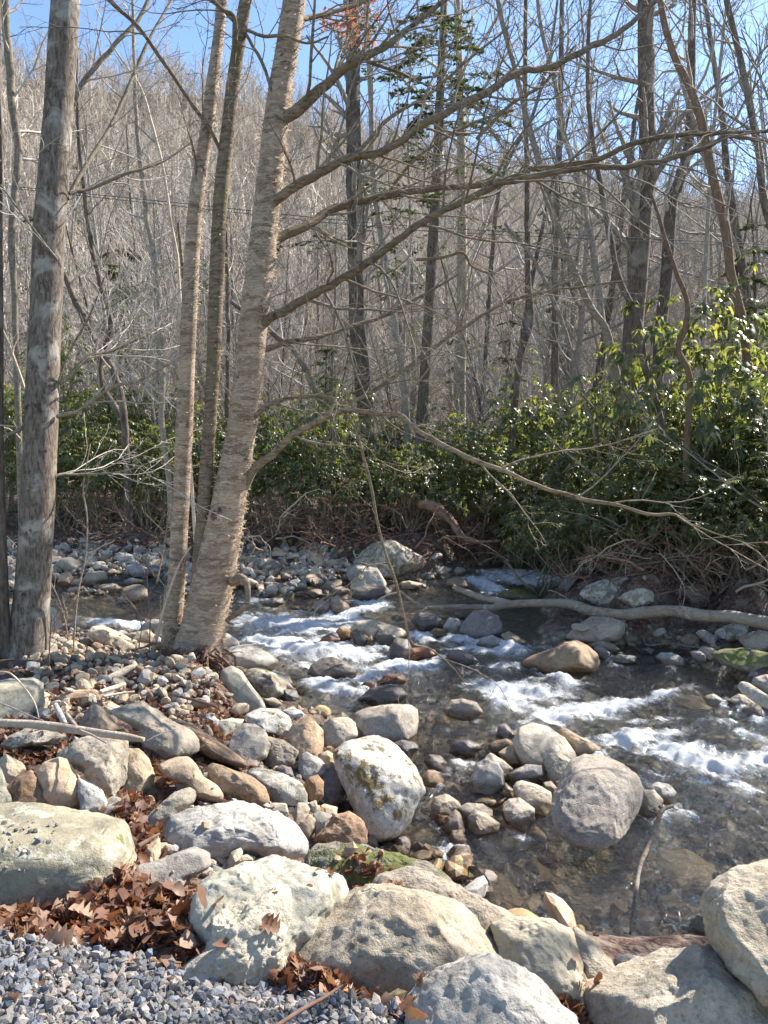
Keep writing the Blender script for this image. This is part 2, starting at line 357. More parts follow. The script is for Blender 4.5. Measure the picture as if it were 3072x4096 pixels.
# ------------------------------------------------------------------ terrain (ground heights from surveyed points)
CP = []
def g(x, y, z): CP.append(hitz(*src('ov', x, y), z))
def s_(x, y, dep): CP.append(hitw(*src('ov', x, y), dep))
for a in [(0, 2212, 0), (400, 2212, 0), (800, 2212, -.03), (1200, 2212, -.22), (1659, 2212, -.3), (0, 2050, -.02), (300, 2070, -.05), (600, 2110, -.12), (850, 2160, -.2),
          (0, 1960, -.12), (150, 1975, -.14), (400, 1990, -.24), (0, 1750, -.38), (200, 1760, -.42), (300, 1800, -.45), (450, 1830, -.5), (650, 1850, -.72),
          (0, 1600, -.42), (250, 1600, -.5), (380, 1700, -.55), (450, 1700, -.65), (600, 1720, -.85), (400, 1550, -.6), (520, 1600, -.82), (650, 1640, -.88),
          (0, 1450, -.42), (200, 1450, -.45), (400, 1425, -.38), (440, 1450, -.42), (480, 1500, -.72), (560, 1470, -.86), (560, 1540, -.86), (50, 1400, -.45), (250, 1390, -.55), (0, 1370, -.6),
          (450, 1240, -.52), (100, 1215, -.45), (250, 1200, -.42), (400, 1200, -.42), (550, 1220, -.42), (650, 1200, -.35), (0, 1230, -.5), (300, 1150, -.05), (100, 1150, -.1), (600, 1140, .05), (750, 1150, .0), (900, 1150, .05),
          (1050, 1145, .0), (1150, 1160, -.1), (1240, 1165, -.1), (1300, 1350, -.76), (1450, 1370, -.84), (1620, 1380, -.86), (1500, 1335, -.72), (1640, 1340, -.72), (1640, 1430, -.80), (1560, 1420, -.86), (1400, 1275, -.42), (1620, 1280, -.40), (1400, 1235, -.05), (1620, 1235, .0), (1400, 1180, .2), (1650, 1180, .2),
          (1300, 1240, -.3)]: g(*a)
for a in [(900, 1760, .16), (1000, 1850, .30), (1250, 1950, .40), (1500, 1950, .35), (1600, 1750, .35), (1450, 2030, .28), (1100, 1700, .10), (1150, 1640, .05), (1250, 1700, .12), (1500, 1600, .35), (1300, 1500, .35),
          (1000, 1500, .18), (800, 1520, .15), (680, 1490, .15), (750, 1420, .25), (1000, 1400, .2), (620, 1390, .25), (300, 1315, .3), (100, 1305, .3), (180, 1345, .2), (350, 1345, .2), (500, 1320, .3), (1150, 1258, .3), (1080, 1268, .2), (1200, 1250, .25), (1110, 1245, .2), (1160, 1238, .2), (1000, 1292, .15), (1210, 1270, .15), (1240, 1245, .15), (1060, 1290, .15), (1150, 1290, .15), (900, 1310, .15),
          (1400, 1450, .25), (1550, 1500, .2), (1650, 1600, .3), (800, 1640, .10), (950, 1600, .15), (1659, 2000, .4), (1750, 1800, .4), (1850, 1600, .3), (700, 1330, .2), (1100, 1350, .15),
          (800, 1790, .02), (950, 1900, .04), (1080, 2000, .08), (1280, 2090, .10), (1500, 2070, .15), (560, 1395, .02), (620, 1530, .02), (200, 1275, -.03), (400, 1270, -.03), (600, 1275, -.02), (760, 1285, 0.02), (950, 1270, -.02), (40, 1275, -.02)]: s_(*a)
CP = np.array(CP)
far = [(x, y, .15+.012*(y-18)+.05*math.sin(x*1.3+y)) for x in range(-24, 25, 4) for y in (20, 24, 28)]
sideL = [(-9-.5*k, y, -.4+.02*y) for k, y in enumerate((3, 6, 9))] + [(9+.4*k, y, -.3) for k, y in enumerate((8, 12, 16))]
CP = np.vstack([CP, far, sideL])
_ch = [(hitw(*src('ov', x, y), 0), r) for x, y, r in ((1150, 1248, 1.0), (1085, 1264, .8), (1200, 1250, .7), (1020, 1285, .7), (960, 1310, .8), (1000, 1340, .8))]
def ground_z(X, Y):
    X = np.asarray(X, float); Y = np.asarray(Y, float)
    d2 = (X[..., None]-CP[:, 0])**2 + (Y[..., None]-CP[:, 1])**2
    sc = 0.04*(1+0.05*Y[..., None]**2)*0.12
    wt = 1/(d2+sc)**2
    z = (wt*CP[:, 2]).sum(-1)/wt.sum(-1)
    fz = .25+.012*(Y-20)
    for c_, r_ in _ch:                                  # scoured channel of the upstream rapid
        m_ = np.clip(1.5-np.hypot(X-c_[0], (Y-c_[1])*.8)/r_, 0, 1); lim = zw(Y)-.22; z = np.where(z > lim, z+(lim-z)*m_, z)
    k = np.clip((Y-24)/6, 0, 1)
    return z*(1-k)+fz*k
def hit_ground(sx, sy, water=False, lift=0.0):
    r = ray(sx, sy); prev = 1.2
    k = 1.2
    while k < 60:
        p = np.array([0, 0, CAMZ])+r*k
        gz = float(ground_z(p[0], p[1]))+lift
        if water: gz = max(gz, float(zw(p[1])))
        if p[2] <= gz:
            lo, hi = prev, k
            for _ in range(8):
                m = (lo+hi)/2; p = np.array([0, 0, CAMZ])+r*m
                gz = float(ground_z(p[0], p[1]))+lift
                if water: gz = max(gz, float(zw(p[1])))
                if p[2] <= gz: hi = m
                else: lo = m
            return p
        prev = k; k *= 1.02
    return np.array([0, 0, CAMZ])+r*20

def ground_mat():
    n = NT('stream_bank_and_bed'); P = n.pos(); p = n.sep(P)
    above = n.math('SUBTRACT', p[2], n.math('ADD', n.math('MULTIPLY', p[1], 0.06), -1.54))
    def cobble(scale):
        v = n.n('TexVoronoi', i_Vector=n.vadd(P, n.vmul(n.n('TexNoise', i_Vector=P, i_Scale=2.0).outputs[1], (.25, .25, .25))), i_Scale=scale)
        return v.outputs['Distance'], v.outputs['Color']
    d1, c1 = cobble(9.0); d2, c2 = cobble(26.0)
    r1 = n.sep(c1)[0]; r2 = n.sep(c2)[0]
    stone = n.mix(0.45, n.ramp(r1, [(0, (.12, .09, .05)), (.4, (.30, .21, .10)), (.7, (.38, .31, .19)), (1, (.42, .38, .30))]), n.ramp(r2, [(0, (.08, .06, .04)), (.5, (.26, .18, .09)), (1, (.40, .35, .27))]))
    stone = n.mix(n.mapr(d1, 0.35, 0.75, 0, .7), stone, (.045, .035, .022))
    litter = n.mix(n.mapr(n.noise(P, 38, 5, .75), .42, .6), (.045, .022, .016), (.15, .085, .058))
    litter = n.mix(n.mapr(n.noise(P, 6, 5, .7), .45, .62, 0, .8), litter, (.23, .19, .15))
    col = n.mix(n.mapr(n.math('ADD', above, n.math('MULTIPLY', n.noise(P, 3, 4), .2)), .12, .24), stone, litter)
    rk = n.mapr(above, .03, .0, .85, .35)
    h = n.math('ADD', n.math('MULTIPLY', d1, -1.0), n.math('ADD', n.math('MULTIPLY', d2, -.4), n.math('MULTIPLY', n.noise(P, 50, 4), .5)))
    return n.done(n.pbr(col, rk, n.bump(h, .8, .06), .3))
def fan(ys, nx, spread, zfun, x0=0.0):
    X = np.linspace(-1, 1, nx)[None, :]*(spread(ys))[:, None] + x0; Y = np.repeat(ys[:, None], nx, 1)
    return X, Y
ys = np.geomspace(0.9, 34, 260)
X, Y = fan(ys, 240, lambda y: 3.0+0.95*y, None)
Z = np.empty_like(X)
for i in range(len(ys)): Z[i] = ground_z(X[i], Y[i])
Pn = np.stack([X, Y, Z], -1)
Z = Z + 0.035*fbm(Pn*2.2, 4, 3)*np.clip(Y/5, .25, 1) + 0.02*fbm(Pn*9, 3, 5)*np.clip(Y/8, .2, 1)
GM = ground_mat()
GV = np.stack([X, Y, Z], -1).reshape(-1, 3); GF = grid_faces(*X.shape)
ground = tag(mesh_np('ground', GV, GF, [GM]), kind='structure')

# ------------------------------------------------------------------ hillside (concave foot, ridge that falls to the right)
def ridge_el(xp):      # elevation angle of the skyline against the photograph's columns
    return np.interp(xp, [-400, 0, 300, 480, 560, 700, 820, 1000, 1200, 1400, 1659, 2100], [25.5, 25.8, 26.0, 26.2, 25.9, 25.3, 23.6, 21.9, 20.2, 18.6, 17.2, 15.5])
def hill_z(X, Y):
    R = np.hypot(X, Y); xp = 829.5 + 903*np.tan(np.arctan2(X, Y))*1.85
    H = np.tan(np.radians(ridge_el(xp)-2.7))/np.cos(np.arctan2(X, Y))*330*1.0
    t = np.clip((Y-60)/270, 0, 1.25)
    prof = np.where(t < 1, t**1.18, 1-(t-1)*0.6)
    return 0.7 + 0.012*(np.minimum(Y, 60)-30) + (H*0.99)*prof
ysh = np.concatenate([np.linspace(30, 60, 8), np.linspace(64, 400, 90)])
X, Y = fan(ysh, 110, lambda y: 22+1.0*y, None)
Z = hill_z(X, Y); Z = Z + 3.0*fbm(np.stack([X, Y, 0*X], -1)/35, 4, 9)*np.clip((Y-60)/60, 0, 1)
Z[0] = -.5
def hill_mat():
    n = NT('leaf_covered_hillside'); P = n.pos()
    c = n.mix(n.mapr(n.noise(P, .35, 6, .75), .4, .62), (.10, .072, .052), (.24, .185, .135))
    c = n.mix(n.mapr(n.noise(P, .05, 4, .6), .55, .7, 0, .35), c, (.20, .19, .12))
    return n.done(n.pbr(c, .95, n.bump(n.noise(P, 2.0, 5, .7), 1.0, .5), .1))
hill = tag(mesh_np('hillside', np.stack([X, Y, Z], -1).reshape(-1, 3), grid_faces(*X.shape), [hill_mat()]), kind='structure')
HX, HY, HZ = X, Y, Z
def hill_at(x, y):
    return float(hill_z(np.array(x), np.array(y)) + 3.0*fbm(np.array([[x/35, y/35, 0]]), 4, 9)[0]*min(max((y-60)/60, 0), 1))
def land_z(x, y):
    return float(ground_z(x, y)) if y < 32 else hill_at(x, y)

# ------------------------------------------------------------------ rocks
R0 = random.Random(5)
OBST_V = [GV]; OBST_F = [[tuple(f) for f in GF.tolist()]]; OBN = len(GV); NGF = len(GF)
def poly_radius(pts, c, phi):
    out = np.zeros(len(phi)); n = len(pts)
    for i in range(n):
        a = pts[i]-c; b = pts[(i+1) % n]-c; e = b-a
        dx, dy = np.cos(phi), np.sin(phi)
        den = dx*e[1]-dy*e[0]; den = np.where(abs(den) < 1e-9, 1e-9, den)
        t = (a[0]*e[1]-a[1]*e[0])/den; u = (a[0]*dy-a[1]*dx)/den
        ok = (t > 0) & (u >= -1e-6) & (u <= 1+1e-6); out = np.where(ok, np.maximum(out, t), out)
    return out
ROCKS = []; WR = []
def rock(reg, pts, kind, label, th=0.8, water=False, ext=None, Y=None, sq=0.8, fac=7, disp=0.05, name='boulder', group=None, dz=0.0, k=.38, sub=False):
    global OBN
    rng = np.random.default_rng(len(ROCKS)*7+11)
    P = np.array([src(reg, *p) for p in pts])
    c = (P.min(0)+P.max(0))/2*.5 + P.mean(0)*.5
    bi = np.argmax(P[:, 1]); bx = 0.5*P[bi, 0]+0.5*c[0]; by = P[bi, 1]
    by = by - 0.03*(P[:, 1].max()-P[:, 1].min())
    if Y is None:
        hb = hit_ground(bx, by, water=not sub)
        Yb = hb[1]
    else: Yb = Y
    wpx = np.ptp(P[:, 0]); hpx = np.ptp(P[:, 1])
    size = math.sqrt(wpx*hpx)/2/FPX
    t = th*size*Yb*1.05
    rc = ray(*c); rn = rc/np.linalg.norm(rc)
    if Y is None:
        Yc = Yb + t*0.55
    else: Yc = Yb
    C = np.array([0, 0, CAMZ]) + rc*(Yc/rc[1]); D = np.linalg.norm(rc)*(Yc/rc[1]); 
    right = np.cross(rn, [0, 0, 1.0]); right /= np.linalg.norm(right); upv = np.cross(right, rn)
    m = D/FPX/np.linalg.norm(rc)      # metres per source pixel
    big = max(wpx, hpx)
    lev = 6 if big > 330 else (5 if big > 110 else 4)
    Vd, F = ico(lev)
    q = Vd.copy()
    fac = int(fac*1.6)
    for kf in range(fac):
        nn = rng.normal(0, 1, 3); nn[2] = abs(nn[2])+0.35; nn[1] += .15; nn /= np.linalg.norm(nn)
        off = rng.uniform(.56, .92); d = q@nn-off
        q = q - np.where(d > 0, d*.93, 0)[:, None]*nn
    rho = np.hypot(q[:, 0], q[:, 1]); ph = np.arctan2(q[:, 1], q[:, 0])
    # undo the shrink of the outline by the facets, so the traced outline stays
    phg = np.linspace(-math.pi, math.pi, 145)
    Pl = np.stack([P[:, 0]-c[0], -(P[:, 1]-c[1])], -1)
    S_ = poly_radius(Pl, np.zeros(2), phg[:-1]); ker = np.array([.06, .24, .4, .24, .06])
    Ss = sum(kv*np.roll(S_, j-2) for j, kv in enumerate(ker))
    e = ext if ext is not None else (0.35 if water else 0.22)
    low = np.clip(-np.sin(phg[:-1]), 0, 1); Ss = Ss*(1+e*low**2)
    bins = ((ph+math.pi)/(2*math.pi)*72).astype(int) % 72; mx = np.zeros(72); np.maximum.at(mx, bins, rho)
    mx = np.where(mx < .3, 1, mx); mxs = (np.roll(mx, 1)+mx+np.roll(mx, -1))/3
    nr = np.interp(ph, -math.pi+(np.arange(72)+.5)*2*math.pi/72, mxs, period=2*math.pi)
    rr = np.clip(rho/nr, 0, 1.03)**sq
    Sr = np.interp(ph, phg, np.append(Ss, Ss[0]))*m
    a = np.cos(ph)*Sr*rr; b = np.sin(ph)*Sr*rr; w_ = np.sign(q[:, 2])*np.abs(q[:, 2])**.85*t
    w_ = w_ - k*b
    pr = np.hypot(a, b)*D/(D-w_)/np.maximum(Sr, 1e-6); mb = np.zeros(72); np.maximum.at(mb, bins, pr)
    mb = (np.roll(mb, 1)+mb+np.roll(mb, -1))/3; fit = np.interp(ph, -math.pi+(np.arange(72)+.5)*2*math.pi/72, mb, period=2*math.pi)
    a = a/fit; b = b/fit
    loc = np.stack([a, b, w_], -1)
    sz = size*D
    nrm = loc/np.array([wpx/2*m, hpx/2*m, t])**2; nrm /= np.linalg.norm(nrm, axis=1)[:, None]+1e-9
    so_ = rng.uniform(0, 90, 3)
    n1 = fbm(loc/sz*1.3+so_, 4, 3); n2 = fbm(loc/sz*5+so_, 4, 8, .6); n3 = 1-abs(fbm(loc/sz*2.4+so_, 3, 14))*2
    dd = sz*disp*(n1*0.6-.3+0.36*n2+(.10*fbm(loc/sz*13+so_, 3, 31, .6) if lev > 4 else 0)-0.35*np.clip(n3-.55, 0, 1)*1.8)
    loc = loc + nrm*dd[:, None]
    if lev == 6: loc = loc + nrm*(0.005*fbm(loc*20+so_, 4, 5, .7))[:, None]
    V = C + loc[:, 0:1]*right + loc[:, 1:2]*upv - loc[:, 2:3]*rn
    if sub: dz = float(zw(C[1]))-.035-V[:, 2].max()
    V[:, 2] += dz
    if water:
        zl = float(zw(C[1])); ms = abs(V[:, 2]-zl) < .06
        if ms.sum() > 12: WR.append((V[ms, 0].mean(), V[ms, 1].mean(), (np.ptp(V[ms, 0])+np.ptp(V[ms, 1]))/4))
    base = np.array([C[0], C[1], V[:, 2].min()])
    o = mesh_np(name, V-base, F, [K[kind]], True, None, base)
    tag(o, label, 'boulder' if name == 'boulder' else 'rock', group)
    ROCKS.append(o)
    if lev >= 5:
        V4, F4 = ico(3)
        # coarse copy for dropping leaves and pebbles: nearest vertices of the same sphere ordering
        idx = NEAR[lev]; OBST_V.append(V[idx]); OBST_F.append([tuple(x+OBN for x in f) for f in F4.tolist()]); OBN += len(idx)
    else:
        idx = NEAR[4]; V4, F4 = ico(3)
        OBST_V.append(V[idx]); OBST_F.append([tuple(x+OBN for x in f) for f in F4.tolist()]); OBN += len(idx)
    return o
NEAR = {}
for L in (4, 5, 6):
    A, _ = ico(L); Bq, _ = ico(3)
    NEAR[L] = np.argmax(Bq@A.T, axis=1)

T = True; Fz = False
ROCK_TABLE = [
 # foreground and left bank
 ('ov', [(345,1795),(365,1755),(430,1737),(520,1733),(590,1755),(640,1790),(670,1835),(662,1860),(630,1868),(540,1852),(440,1858),(352,1840)], 'grey', 'long smooth grey boulder with flaky layers perched above the pale wide slab', dict(th=.9, sq=.72, ext=.05)),
 ('ov', [(283,1890),(300,1865),(370,1848),(420,1838),(455,1855),(458,1885),(410,1905),(395,1940),(350,1955),(300,1948),(285,1920)], 'blue', 'small blue grey dented rock between the leaf pile and the long smooth boulder', dict(fac=9)),
 ('ov', [(408,1935),(430,1890),(500,1870),(590,1850),(640,1868),(750,1910),(760,1960),(690,2040),(560,2060),(450,2020),(410,1975)], 'greenpale', 'wide pale slab lying under the long smooth grey boulder', dict(th=.9)),
 ('ov', [(370,2105),(385,2065),(435,2050),(460,1985),(500,1958),(560,1932),(610,1915),(643,1940),(645,1990),(645,2040),(610,2100),(560,2125),(500,2130),(420,2125)], 'cream', 'knobbly cream white rock beside the gravel, left of the big tan boulder', dict(th=.7, fac=12, disp=.09)),
 ('ov', [(590,2110),(640,2020),(690,1970),(760,1925),(850,1915),(890,1925),(960,1935),(1010,1950),(1050,1990),(1090,2040),(1115,2085),(1060,2130),(950,2150),(880,2175),(780,2170),(690,2150)], 'gold', 'big rounded tan boulder in the middle of the foreground', dict(th=.85, fac=9)),
 ('ov', [(865,2200),(900,2140),(960,2105),(1010,2072),(1060,2065),(1100,2082),(1170,2110),(1230,2170),(1300,2240),(1290,2330),(1000,2360),(880,2300)], 'blue', 'smooth grey two lobed boulder at the bottom centre of the foreground', dict(th=.8, fac=6)),
 ('ov', [(1055,2015),(1090,1998),(1200,1992),(1238,2008),(1262,2060),(1275,2120),(1250,2150),(1130,2150),(1080,2080)], 'greenpale', 'pale greenish blocky boulder with a white vein beside the pool', dict(sq=.65, fac=5, disp=.03)),
 ('ov', [(1235,2012),(1270,2030),(1320,2072),(1352,2108),(1310,2140),(1250,2140)], 'rough', 'brown wedge rock tucked behind the pale greenish block', dict()),
 ('ov', [(1240,2195),(1330,2130),(1430,2075),(1530,2050),(1640,2080),(1740,2180),(1720,2360),(1400,2360),(1290,2260)], 'gold', 'low broad tan boulder at the bottom right under the overhanging boulder', dict(th=.8, fac=6)),
 ('ov', [(1530,2060),(1526,1990),(1540,1940),(1590,1898),(1659,1870),(1760,1860),(1850,1950),(1850,2120),(1740,2190),(1650,2160),(1580,2115)], 'gold', 'large boulder overhanging at the right edge of the foreground', dict(th=.75, sq=.66, fac=8, ext=0, Y=2.35)),
 ('ov', [(1325,2085),(1350,2072),(1430,2068),(1470,2080),(1400,2115),(1340,2120)], 'blue', 'flat grey rock at the pool edge behind the low tan boulder', dict()),
 ('ov', [(800,1905),(880,1880),(960,1905),(1040,1935),(1100,1962),(1160,2005),(1120,2050),(1000,2030),(880,1990),(800,1950)], 'rough', 'long dark grey ridge of rock sloping into the pool behind the tan boulder', dict(th=.5)),
 ('ov', [(655,1852),(680,1822),(760,1825),(860,1845),(940,1870),(988,1908),(900,1930),(780,1925),(700,1905),(655,1880)], 'moss', 'flat slab covered in green moss right of the long smooth boulder', dict(th=1.0, fac=5)),
 ('r5', [(490,470),(560,410),(680,380),(760,370),(850,400),(930,470),(1000,560),(1040,640),(1065,700),(1010,760),(960,860),(880,940),(760,960),(690,900),(640,800),(580,700),(530,600),(500,520)], 'mossy', 'great pale dome boulder with brown moss patches at the water edge', dict(th=.8, sq=.8, fac=1, disp=.025, ext=.1)),
 ('r5', [(620,240),(650,215),(740,190),(860,178),(960,180),(1012,205),(1018,290),(995,360),(880,405),(760,390),(700,370),(635,310)], 'gran', 'large pinkish speckled boulder with a flat top standing in the shallows', dict(sq=.66, fac=5, water=T)),
 ('r5', [(215,380),(250,300),(310,250),(360,245),(400,290),(445,340),(440,420),(410,500),(330,500),(240,440)], 'tan', 'upright pointed tan rock left of the pinkish speckled boulder', dict(fac=10)),
 ('r5', [(430,320),(480,260),(590,255),(640,290),(655,370),(570,430),(440,470),(425,400)], 'cream', 'blocky cream rock between the pointed tan rock and the pinkish boulder', dict(fac=10)),
 ('r5', [(620,268),(670,262),(712,310),(715,370),(660,395),(620,330)], 'tan', 'small tan rock wedged against the pinkish boulder', dict(name='rock')),
 ('r5', [(515,258),(555,222),(600,250),(585,285),(525,285)], 'pale', 'little pale rock sitting on the blocky cream rock', dict(name='rock')),
 ('r5', [(45,375),(100,370),(200,390),(260,430),(305,465),(260,520),(150,555),(110,500),(65,430)], 'rough', 'leaning brown shard of rock with a ragged white top', dict(fac=12, disp=.09, th=.5)),
 ('r5', [(395,640),(430,580),(540,545),(620,560),(642,600),(600,690),(540,750),(480,790),(400,765),(385,690)], 'purple', 'oval banded grey boulder leaning on the great dome boulder', dict(sq=.85, fac=3, disp=.03)),
 ('r5', [(320,670),(350,615),(410,605),(450,650),(442,730),(380,770),(330,735)], 'orange', 'round rusty brown rock left of the oval banded boulder', dict(fac=5)),
 ('r5', [(295,490),(340,460),(430,510),(465,550),(450,600),(330,620),(290,570)], 'grey', 'grey wedge rock below the leaning brown shard', dict(name='rock')),
 ('r5', [(420,475),(470,455),(515,490),(512,560),(460,575),(415,530)], 'tan', 'smooth round tan rock against the dome boulder upper side', dict(name='rock', fac=3)),
 ('r5', [(-30,565),(60,555),(200,600),(310,650),(345,730),(330,790),(250,780),(140,750),(40,690)], 'lich', 'sloping grey slab with mossy lichen left of the rusty round rock', dict(fac=5)),
 ('r4', [(1225,590),(1240,540),(1290,520),(1400,570),(1520,620),(1600,690),(1618,765),(1590,800),(1480,770),(1360,740),(1270,700)], 'orange', 'slanted long boulder with an orange edge above the long smooth grey boulder', dict(fac=5)),
 ('r4', [(950,530),(1050,490),(1140,495),(1190,550),(1230,620),(1310,680),(1338,740),(1310,770),(1200,750),(1120,650),(1000,600)], 'tan', 'hooked grey tan boulder beside the leaf filled gully', dict(fac=9)),
 ('r4', [(860,860),(940,790),(1050,710),(1140,690),(1185,720),(1175,780),(1080,840),(990,890),(900,910)], 'rough', 'flat flaky tan stone in the leaves left of the long smooth boulder', dict(fac=8)),
 ('r4', [(655,195),(750,165),(870,155),(940,200),(1050,290),(1150,350),(1195,420),(1170,480),(1060,510),(940,490),(870,430),(850,330),(740,250)], 'pale', 'long pale slab sloping right between the root mass and the driftwood pole', dict(fac=6, th=.7)),
 ('r4', [(1030,255),(1100,258),(1200,320),(1330,410),(1490,550),(1450,570),(1300,510),(1190,450),(1120,360)], 'brown', 'narrow brown rib of rock running beside the long pale slab', dict(fac=4, th=.8)),
 ('r4', [(470,310),(520,210),(570,165),(610,190),(660,250),(720,340),(600,360),(490,350)], 'brown', 'brown triangular rock behind the driftwood pole', dict(sq=.9, fac=8)),
 ('r4', [(-80,30),(60,20),(200,28),(255,70),(255,200),(180,260),(60,280),(-80,270)], 'greenpale', 'square pale block under tangled roots at the left edge', dict(sq=.6, fac=5)),
 ('r4', [(340,450),(450,390),(600,360),(730,370),(775,410),(770,530),(740,640),(660,730),(560,680),(500,580),(380,510)], 'rough', 'big craggy grey brown boulder below the driftwood pole', dict(fac=14, disp=.1, sq=.75)),
 ('r4', [(765,435),(850,450),(905,530),(932,620),(910,700),(850,740),(760,720),(700,690)], 'cream', 'pale crystalline boulder behind the craggy boulder', dict(fac=10, disp=.07)),
 ('r4', [(15,410),(60,350),(170,315),(250,330),(350,370),(400,395),(330,440),(200,420),(60,450)], 'rough', 'crumbly low rock above the hollow of red leaves', dict(fac=12, disp=.09)),
 ('r4', [(205,600),(270,520),(360,500),(410,515),(440,570),(482,640),(488,730),(470,800),(340,810),(250,760),(230,670)], 'tan', 'upright tan boulder with a dark split on its left face', dict(fac=12, sq=.75)),
 ('r4', [(35,670),(110,600),(190,580),(230,620),(270,720),(300,800),(180,810),(65,800)], 'brown', 'angular brown boulder joined to the left side of the split tan boulder', dict(fac=10)),
 ('r4', [(475,610),(560,650),(620,710),(642,780),(600,830),(500,820),(470,700)], 'grey', 'grey angular rock right of the split tan boulder', dict(fac=10)),
 ('r4', [(-80,540),(10,560),(50,700),(78,800),(10,830),(-80,830)], 'green', 'pale green rock cut off by the left edge above the huge slab', dict()),
 ('r4', [(0,500),(40,470),(130,540),(150,580),(60,650),(0,640)], 'tan', 'low tan rock behind the angular brown boulder', dict(name='rock')),
 ('r4', [(330,115),(450,85),(560,95),(622,120),(605,158),(480,168),(370,140)], 'tan', 'flat tan plank shaped stone on the leaf litter', dict(fac=4, sq=.6)),
 ('r5', [(372,985),(440,910),(520,840),(600,820),(660,860),(705,940),(705,1015),(620,1035),(480,1030)], 'brown', 'dark ridged triangular rock below the dome boulder', dict(fac=13, disp=.09)),
 ('r5', [(690,960),(730,940),(775,985),(770,1040),(700,1045)], 'pale', 'small pale rock right of the dark ridged triangular rock', dict(name='rock')),
 ('r5', [(252,835),(290,770),(340,775),(365,810),(335,885),(280,895)], 'pale', 'small cream cobble right of the long smooth boulder, upper of two', dict(name='rock')),
 ('r5', [(298,885),(360,840),(405,870),(400,935),(350,975),(308,935)], 'tan', 'small smooth tan cobble beside the dark ridged rock', dict(name='rock', fac=3)),
 ('r5', [(380,840),(420,820),(500,850),(470,910),(400,970),(385,900)], 'pale', 'flat white stone leaning behind the dark ridged rock', dict(name='rock')),
 ('r5', [(420,790),(450,778),(530,800),(522,845),(450,850)], 'tan', 'small pinkish stone with a dead leaf below the rusty round rock', dict(name='rock')),
 ('r5', [(528,785),(580,750),(640,770),(638,815),(560,830)], 'grey', 'small knobbly grey stone between the oval boulder and the moss', dict(name='rock')),
 ('r5', [(90,795),(140,770),(220,780),(232,835),(150,845)], 'pale', 'pale stone with a green sprig behind the long smooth boulder', dict(name='rock')),
 ('r5', [(150,560),(190,540),(250,560),(262,610),(180,620)], 'purple', 'small dark purple stone behind the sloping lichen slab', dict(name='rock')),
 ('r5', [(355,770),(400,757),(410,800),(400,830),(365,820)], 'cream', 'thin upright cream stone below the rusty round rock', dict(name='rock')),
 ('r5', [(470,540),(520,520),(560,545),(530,590),(480,590)], 'grey', 'tiny grey stone under the round tan rock', dict(name='rock')),
 ('r4', [(1050,650),(1120,635),(1175,660),(1170,700),(1080,705)], 'blue', 'small broken blue grey stone in the red leaves of the gully', dict(name='rock')),
 ('r4', [(870,1060),(900,1020),(965,990),(970,1080),(930,1130),(880,1110)], 'tan', 'small tan stone tucked under the left end of the long smooth boulder', dict(name='rock')),
 # under and right of the birches
 ('r1', [(1265,835),(1300,770),(1400,730),(1500,715),(1600,760),(1690,835),(1640,890),(1500,880),(1350,870)], 'blue', 'smooth pale grey wave shaped boulder right of the birch foot', dict(sq=.8, fac=5)),
 ('r1', [(1305,745),(1320,660),(1370,650),(1430,690),(1448,735),(1370,775)], 'pale', 'round pale boulder just behind the birch trunk', dict(fac=3)),
 ('r1', [(1325,935),(1340,870),(1400,845),(1460,880),(1510,960),(1580,1060),(1592,1105),(1480,1130),(1380,1100),(1350,1010)], 'greenpale', 'steep triangular slab leaning beside the exposed roots', dict(fac=4, sq=.85, disp=.02, th=.6)),
 ('r1', [(1458,905),(1500,865),(1580,860),(1659,895),(1730,960),(1720,1035),(1620,1050),(1540,990)], 'lich', 'speckled lichen boulder right of the steep triangular slab', dict(fac=5)),
 ('r2', [(130,870),(190,890),(260,985),(200,990),(150,950)], 'pale', 'slim pale stone behind the speckled lichen boulder', dict(name='rock')),
 ('r2', [(150,905),(180,885),(240,910),(256,955),(200,975)], 'tan', 'small tan stone at the water edge beyond the lichen boulder', dict(name='rock', water=T)),
 ('r2', [(135,1035),(200,985),(280,1000),(302,1045),(220,1075)], 'dark', 'low brown wet stone at the water edge below the lichen boulder', dict(water=T, fac=3)),
 ('r5', [(-40,240),(60,195),(170,205),(235,255),(262,320),(200,385),(80,350),(0,300)], 'mossy', 'broad rock stained orange brown below the steep slab', dict(fac=9)),
 ('r5', [(180,215),(260,190),(330,235),(320,270),(240,260)], 'grey', 'grey stone at the shallow water edge behind the pointed tan rock', dict(name='rock')),
 ('r4', [(1372,450),(1400,350),(1470,290),(1540,300),(1600,340),(1645,430),(1600,500),(1480,520),(1390,490)], 'pale', 'rounded pale grey boulder behind the leaning brown shard', dict(fac=5)),
 ('r4', [(1258,315),(1290,275),(1400,262),(1482,275),(1450,340),(1370,390),(1285,360)], 'greenpale', 'flat topped pale rock left of the rounded pale grey boulder', dict(fac=6, sq=.7)),
 ('r4', [(1392,480),(1430,425),(1500,415),(1572,460),(1582,505),(1540,550),(1450,540)], 'gran', 'small speckled dome of rock in front of the rounded pale boulder', dict(fac=4)),
 ('r4', [(1460,610),(1510,560),(1600,575),(1690,640),(1690,730),(1600,700)], 'grey', 'smooth grey slab behind the orange edged boulder', dict(fac=4)),
 # middle of the stream
 ('r2', [(342,885),(370,840),(440,800),(500,793),(560,820),(620,860),(648,900),(620,935),(500,930),(360,925)], 'dark', 'dark grey banded boulder alone in the white water', dict(water=T, fac=6)),
 ('r2', [(598,625),(640,580),(720,570),(850,600),(930,630),(965,675),(900,710),(760,710),(640,690)], 'pale', 'long pale grey boulder in the middle of the stream', dict(water=T, fac=6)),
 ('r2', [(738,655),(780,612),(860,640),(908,675),(850,722),(760,722)], 'dark', 'dark wet angular rock in front of the long pale boulder', dict(water=T, Y=None, fac=9)),
